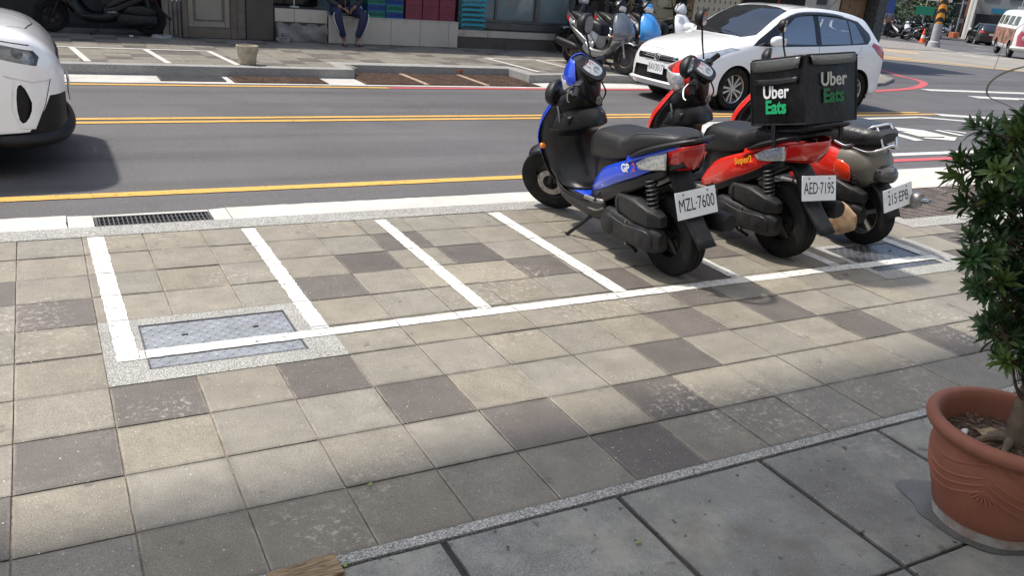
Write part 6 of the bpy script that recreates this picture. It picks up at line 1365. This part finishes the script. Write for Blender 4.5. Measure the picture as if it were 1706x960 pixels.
# striped pole, traffic cone, posts and signs
def stripes():
    m = bpy.data.materials.new('hazard_stripes'); m.use_nodes = True; N, L = m.node_tree.nodes, m.node_tree.links; b = N['Principled BSDF']; b.inputs['Roughness'].default_value = .5
    tc = N.new('ShaderNodeTexCoord'); s = N.new('ShaderNodeSeparateXYZ'); L.new(tc.outputs['Object'], s.inputs[0])
    a = N.new('ShaderNodeMath'); a.operation = 'MULTIPLY_ADD'; L.new(s.outputs[1], a.inputs[0]); a.inputs[1].default_value = 1.1; L.new(s.outputs[2], a.inputs[2])
    d = N.new('ShaderNodeMath'); d.operation = 'MULTIPLY'; L.new(a.outputs[0], d.inputs[0]); d.inputs[1].default_value = 2.5
    f = N.new('ShaderNodeMath'); f.operation = 'FRACT'; L.new(d.outputs[0], f.inputs[0]); g = N.new('ShaderNodeMath'); g.operation = 'GREATER_THAN'; L.new(f.outputs[0], g.inputs[0]); g.inputs[1].default_value = .5
    x = N.new('ShaderNodeMix'); x.data_type = 'RGBA'; L.new(g.outputs[0], x.inputs[0]); x.inputs[6].default_value = (.65, .27, .02, 1); x.inputs[7].default_value = (.012, .012, .012, 1); L.new(x.outputs[2], b.inputs['Base Color']); return m
M_pole = mat('pole_grey', (.34, .34, .34), .6, var=.1)
t = thing('utility_pole', 'thick grey pole wrapped in orange and black hazard stripes at the far corner', 'pole', GP(37.28, 25.56)); t.rotation_euler = (0, 0, R(-53))
MB().lathe([(.30, 0), (.27, .25), (.21, .3), (.20, 1.08), (.16, 1.1), (.15, 9)], 20, cap=True).build('pole_shaft', M_pole, t)
MB().lathe([(.19, 1.1), (.19, 3.2)], 24, cap=True).build('stripe_sleeve', stripes(), t)
MB().tube([(-.35, -.05, 0), (-.26, 0, .5), (-.2, .1, 1.2), (-.2, .05, 5)], .035, 6, sub=4).build('cable', M_blk, t)
t = thing('traffic_cone', 'orange traffic cone with pale band in front of the parked bicycle', 'traffic cone', GP(41.75, 29.57, .08)); MO = mat('cone_orange', (.72, .11, .02), .5)
MB().bx(-.19, .19, -.19, .19, 0, .03).build('cone_base', MO, t, bev=.006); MB().lathe([(.15, .03), (.035, .72), (.001, .73)], 20).build('cone_body', MO, t); MB().lathe([(.118, .24), (.095, .40)], 20).build('cone_band', M_swh, t)
for (x, y, label) in ((81.6, 54.6, 'left of the two tall white concrete poles along the distant street'), (80.2, 53.2, 'right of the two tall white concrete poles along the distant street')):
    MB().lathe([(.36, 0), (.30, 9)], 18, cap=True).build('concrete_pole', mat('pole_white', (.55, .55, .53), .7, var=.08), None, label=label, cat='pole'); o = bpy.context.scene.collection.objects[-1]; o.location = GP(x, y)
def signpost(name, label, cat, x, y, h, w_, hh, col, zc, yaw=-53, txt=None, th=.04, r=.05):
    t = thing(name, label, cat, GP(x, y)); t.rotation_euler = (0, 0, R(yaw)); MB().lathe([(r, 0), (r*.8, h)], 10, cap=True).build('post', M_pole, t)
    MB().bx(-w_/2, w_/2, -r-th, -r-.002, zc-hh/2, zc+hh/2).build('sign_panel', mat('sign_'+name+str(round(col[1], 2)), col, .5), t, bev=.005)
    if txt: text_part('sign_marks', txt, M_swh if col[1] < .4 else M_blk, t, frame((0, -r-th-.004, zc), (1, 0, 0), (0, 0, 1)), size=hh*.6)
    return t
signpost('direction_sign', 'small green road sign on a thin pole in front of the dark trees', 'road sign', 59.2, 43.0, 3.6, 1.3, .62, (.01, .20, .11), 2.05)
signpost('overhead_sign', 'wide white road sign above the distant street right of the striped pole', 'road sign', 65.9, 46.9, 6, 1.9, .55, (.60, .60, .60), 3.25)
signpost('shop_sign', 'dark blue sign by the corner pillar above the parked scooters', 'sign', 38.1, 29.4, 3, .8, .75, (.015, .045, .18), 1.75)
signpost('no_entry_sign', 'pale sign with a red round top on a grey post behind the black car', 'road sign', 63.0, 37.9, 4.5, .5, .9, (.55, .57, .60), 2.5)
o = signpost('street_lamp', 'thin grey pole between the striped pole and the white poles', 'pole', 88.5, 60.6, 9, .2, .2, (.4, .4, .4), 8, r=.09)
t = thing('red_bollard', 'short orange red bollard at the foot of the corner pillar', 'bollard', GP(38.6, 30.2, .08)); MB().lathe([(.12, 0), (.12, .7), (.08, .78), (.001, .8)], 16).build('bollard_post', mat('bollard_red', (.42, .05, .02), .5), t); MB().lathe([(.123, .5), (.123, .58)], 16).build('bollard_band', M_swh, t)
# bicycle
def bicycle():
    t = thing('bicycle', 'old black bicycle with a front basket leaning beside the traffic cone', 'bicycle', GP(42.4, 30.35, .09)); t.rotation_euler = (0, R(0), R(-55))
    for x, n_ in ((-.53, 'rear_wheel'), (.53, 'front_wheel')):
        w_ = MB(); w_.tube([(x+.31*math.cos(k*math.pi/16), 0, .33+.31*math.sin(k*math.pi/16)) for k in range(33)], .020, 6, cap=False); wo = w_.build(n_, M_rub, t)
        s = MB()
        for k in range(14): a = k*math.pi/7; s.tube([(x, 0, .33), (x+.30*math.cos(a), 0, .33+.30*math.sin(a))], .003, 4)
        s.lathe([(.04, -.03), (.04, .03)], 10, axis='y', c=(x, 0, .33), cap=True); s.build('spokes', M_stl, wo)
    f = MB()
    for a, b_ in (((-.53, .33), (-.05, .30)), ((-.05, .30), (.40, .75)), ((-.05, .30), (-.18, .85)), ((-.53, .33), (-.16, .72)), ((-.15, .68), (.38, .82)), ((.53, .33), (.36, .98))): f.tube([(a[0], 0, a[1]), (b_[0], 0, b_[1])], .018, 8)
    f.build('bicycle_frame', M_blkg, t); MB().loft([(-.34, 0, .88, .07, .03, 2, 0), (-.18, 0, .89, .06, .03, 2, 0), (-.06, 0, .88, .02, .02, 2, 0)], 12, sub=2, axis='x').build('saddle', M_seat, t)
    MB().tube([(.28, -.28, 1.0), (.36, -.12, 1.03), (.36, .12, 1.03), (.28, .28, 1.0)], .013, 8, sub=3).build('handlebar', M_chr, t)
    b = MB(); z0, z1 = .78, 1.02
    for z in (z0, .86, .94, z1): q = .11+.03*(z-z0)/(z1-z0); b.tube([(.56-q, -q, z), (.56+q, -q, z), (.56+q, q, z), (.56-q, q, z), (.56-q, -q, z)], .006, 4)
    for k in range(8):
        for s in (-1, 1): u = -1+2*k/7; b.tube([(.56+u*.11, s*.11, z0), (.56+u*.14, s*.14, z1)], .004, 4).tube([(.56+s*.11, u*.11, z0), (.56+s*.14, u*.14, z1)], .004, 4)
    b.build('basket', mat('basket_grey', (.30, .30, .29), .5), t); MB().tube([(-.53-.36*math.cos(R(a)), 0, .33+.36*math.sin(R(a))) for a in range(-10, 150, 16)], .022, 6).build('mudguard', M_stl, t)
    return t
bicycle()
# row of scooters under the trees
r3 = random.Random(21); LAB = 'parked scooter in the crowded dark row under the trees beyond the crossing'
for row, (cx, cy, n) in enumerate(((44.3, 34.2, 6), (47.8, 36.4, 7), (51.8, 40.0, 6))):
    for k in range(n):
        u = (k-(n-1)/2)*.78+r3.uniform(-.1, .1); x, y = cx+.60*u, cy-.80*u; src = r3.choice((s5, s5, s6, s4, s1)); c = copy_tree(src, None, label='dark '+LAB if src in (s5, s6) else 'pale '+LAB, group='dark scooters under the far trees' if src in (s5, s6) else 'pale scooters under the far trees')
        setsc(c, x, y, 5, r3.uniform(-160, -200) if r3.random() < .5 else r3.uniform(-20, 10), gz(x, y)+.07)
for k, (x, y, src) in enumerate(((90.0, 62.2, s5), (88.5, 59.6, s4))):
    c = copy_tree(src, None, label=['tiny dark scooter standing by the distant orange buildings', 'tiny white scooter standing by the base of the white poles'][k], group='scooters on the distant street'); setsc(c, x, y, 4, 120+k*30, gz(x, y))
bx_ = MB(); bx_.bx(-.4, .4, -.3, .3, 0, .55); o = bx_.build('planter_box', mat('orange_box', (.45, .13, .05), .6), None, bev=.02, label='small orange box at the foot of the white poles', cat='planter'); o.location = GP(80.6, 55.2)

# a person among the scooters
t = thing('person', 'standing person in grey top among the parked scooters by the corner pillar', 'person', GP(41.6, 31.9, .08)); t.rotation_euler = (0, 0, R(-30))
J = [([(0, 0, .95, .13), (0, 0, 1.15, .13), (0, 0, 1.36, .15), (0, 0, 1.47, .06), (0, -.01, 1.55, .08), (0, -.01, 1.63, .09), (0, 0, 1.70, .06)], None)]
for s in (-1, 1): J += [([(s*.09, 0, .88, .09), (s*.11, -.01, .48, .065), (s*.12, .01, .09, .04), (s*.12, -.10, .03, .035)], 0), ([(s*.19, 0, 1.36, .055), (s*.24, 0, 1.08, .042), (s*.22, -.10, .88, .035), (s*.21, -.13, .80, .03)], 2)]
skinned('body', *chain(*J), MATS['skin'], t)
J = [([(0, 0, .98, .145), (0, 0, 1.16, .145), (0, 0, 1.36, .162), (0, 0, 1.45, .08)], None)]
for s in (-1, 1): J.append(([(s*.19, 0, 1.365, .068), (s*.24, 0, 1.12, .056)], 2))
skinned('shirt', *chain(*J), mat('grey_shirt', (.16, .17, .19), .8), t); J = [([(0, 0, .98, .14), (0, 0, .90, .14)], None)]
for s in (-1, 1): J.append(([(s*.09, 0, .86, .105), (s*.11, -.01, .48, .08), (s*.12, .01, .12, .06)], 1))
skinned('trousers', *chain(*J), mat('dark_trousers', (.02, .022, .03), .8), t)
MB().loft([(0, .0, 1.60, .09, .095, 2, 0), (0, .01, 1.68, .098, .10, 2, 0), (0, .01, 1.75, .06, .07, 2, 0), (0, .01, 1.765, .01, .01, 2, 0)], 14, sub=3, axis='z').build('hair', M_blk, t)

# trees
def tree(label, x, y, h, cr, col, n, seed, crown0=.35, leaf=.22, group=None, trunk_r=.18):
    t = thing('street_tree', label, 'tree', GP(x, y), group=group); q = random.Random(seed); tr = MB(); mbk = mat('tree_bark', (.10, .08, .06), .85, var=.3, vscale=5)
    tr.tube([(0, 0, 0), (.1, 0, h*.25), (-.05, .1, h*.5), (0, 0, h*.85)], [trunk_r, trunk_r*.8, trunk_r*.55, trunk_r*.2], 10, sub=4); cl = []
    for k in range(14):
        a, z = q.uniform(0, 6.28), h*(crown0+(1-crown0)*q.random()); r = cr*(1-((z/h-.65)/.5)**2*.5)*q.uniform(.35, .95); c = Vector((r*math.cos(a), r*math.sin(a), z)); cl.append((c, cr*q.uniform(.28, .5)))
        tr.tube([(0, 0, z-h*.18), (c.x*.5, c.y*.5, z-h*.08), tuple(c)], [trunk_r*.35, trunk_r*.2, .03], 6, sub=2)
    tr.build('trunk', mbk, t); vs, fs, cs = [], [], []
    for k in range(n):
        c, r = q.choice(cl); d = Vector((q.gauss(0, 1), q.gauss(0, 1), q.gauss(0, .8))).normalized()*r*q.uniform(.4, 1.05); p = c+d; u = Vector((q.gauss(0, 1), q.gauss(0, 1), q.gauss(0, .6))).normalized(); v = u.orthogonal().normalized(); L = leaf*q.uniform(.6, 1.3); o = len(vs)
        vs += [p-u*L, p+v*L*.45, p+u*L, p-v*L*.45]; fs.append((o, o+1, o+2, o+3)); g = q.uniform(.65, 1.4); cs.append((col[0]*g, col[1]*g, col[2]*g))
    me = bpy.data.meshes.new('crown'); me.from_pydata([tuple(v) for v in vs], [], fs); at = me.color_attributes.new('tint', 'FLOAT_COLOR', 'CORNER'); buf = []
    for c in cs: buf += [*c, 1]*4
    at.data.foreach_set('color', buf); me.materials.append(LEAF); fin(me, 'crown', t, 0); return t
LEAF = leaf_mat('tree_leaf', .5)
tree('dense dark tree behind the row of scooters, nearest the corner pillar', 66, 52, 7.5, 3.0, (.045, .085, .030), 5000, 1, .15)
tree('dense dark tree behind the row of scooters, right of the first', 70.5, 51.0, 8, 3.0, (.035, .07, .028), 5000, 2, .12)
tree('green tree between the striped pole and the distant signs', 76, 54.5, 7, 2.3, (.05, .10, .035), 3500, 3, .15)
tree('yellow green spreading young tree above the row of scooters', 49.5, 37.0, 5.2, 1.7, (.22, .24, .045), 700, 4, .5, .13, trunk_r=.07)
tree('broad dark tree far behind the others closing the view', 84, 66, 9, 4.2, (.05, .095, .045), 4500, 5, .1)

# distant buildings, facades towards the street
def block(name, label, x, y, w_, d, z0, z1, yaw, col, wins=None, wcol=(.03, .035, .04), extra=(), sign=None):
    t = thing(name, label, 'building', (x, y, gz(x, y)-.1)); t.rotation_euler = (0, 0, R(yaw)); g = gz(x, y)-.1
    MB().bx(-w_/2, w_/2, 0, d, z0-g, z1-g).build('wall', mat('wall_%s%d' % (name, int(col[0]*1000+col[2]*100)), col, .8, var=.12, vscale=.5), t)
    if wins:
        nx, ny, ww, wh, zb, dz = wins
        for i in range(nx):
            for j in range(ny):
                cx = -w_/2+w_*(i+.5)/nx; zc = zb-g+j*dz; f = MB(); f.bx(cx-ww/2, cx+ww/2, -.05, -.004, zc, zc+wh); fo = f.build('window', mat('far_frame', (.35, .34, .33), .6), t); MB().bx(cx-ww/2+.05, cx+ww/2-.05, -.062, -.051, zc+.05, zc+wh-.05).build('pane', mat('far_pane%d' % int(wcol[2]*100), wcol, .2), fo)
    for nm, a, b_, c, e, cc in extra: MB().bx(a, b_, -.35, -.07, c-g, e-g).build(nm, mat('%s_%d' % (nm, int(cc[0]*1000)+int(cc[2]*777)), cc, .6), t)
    return t
F_ = (.02, .021, .024)
block('apartment_building', 'narrow teal and cream building at the far end of the street', 121.6, 84.7, 3.4, 6, -3.2, 9, -55, (.06, .27, .27), (2, 4, .9, 1.1, -.2, 2.4), extra=(('signboard', -1.4, 1.2, .2, .7, (.6, .6, .58)),))
block('apartment_building', 'salmon pink building with white signboards in the distance', 110.6, 74.6, 4.4, 7, -2.9, 11, -55, (.42, .17, .12), (3, 4, .8, 1.1, -.6, 2.6), extra=(('signboard', -1.9, -.6, .3, .75, (.6, .6, .6)), ('signboard', -1.9, -.5, 1.2, 1.6, (.62, .6, .6)), ('signboard', -1.5, 1.4, -1.1, -.7, (.55, .20, .06))))
block('apartment_building', 'white building with a dark blue band over the distant shops', 98.0, 66.2, 3.8, 7, -2.5, 9, -56, (.50, .50, .48), (2, 3, 1.1, 1.2, 2.0, 2.4), extra=(('dark_band', -1.9, 1.9, .1, 1.65, (.02, .024, .04)), ('shop_opening', -1.7, 1.7, -2.4, -.5, F_)))
block('apartment_building', 'orange tiled building above the black car', 91.2, 59.2, 4.6, 7, -2.2, 9, -57, (.36, .15, .09), (3, 3, .9, 1.2, 2.3, 2.4), extra=(('signboard', -2.0, .1, .5, 1.6, (.38, .40, .38)), ('shop_opening', -2.2, 2.2, -2.1, .35, F_), ('signboard', .5, 1.3, .55, 1.7, (.45, .47, .50))))
block('apartment_building', 'grey cluttered building with a blue signboard at the right edge', 80.6, 49.6, 6.6, 8, -1.9, 9, -58, (.30, .29, .27), (3, 3, 1.3, 1.1, 2.3, 2.2), wcol=(.05, .06, .08), extra=(('signboard', -1.9, 2.9, 1.05, 1.5, (.03, .22, .36)), ('shop_opening', -3.1, -.6, -1.8, .9, F_), ('awning', -.5, 3.1, .3, .95, (.40, .34, .26))))
block('apartment_building', 'low cream building far behind the trees at the end of the side street', 92, 76, 30, 6, -2.2, 5, -52, (.32, .30, .26), (8, 2, 1.4, 1.2, 0, 2.4))
block('apartment_building', 'long pale terrace beyond the right edge of the frame', 60, 18, 26, 10, -1.5, 8, -75, (.34, .32, .29), (8, 3, 1.6, 1.3, 1, 2.4))
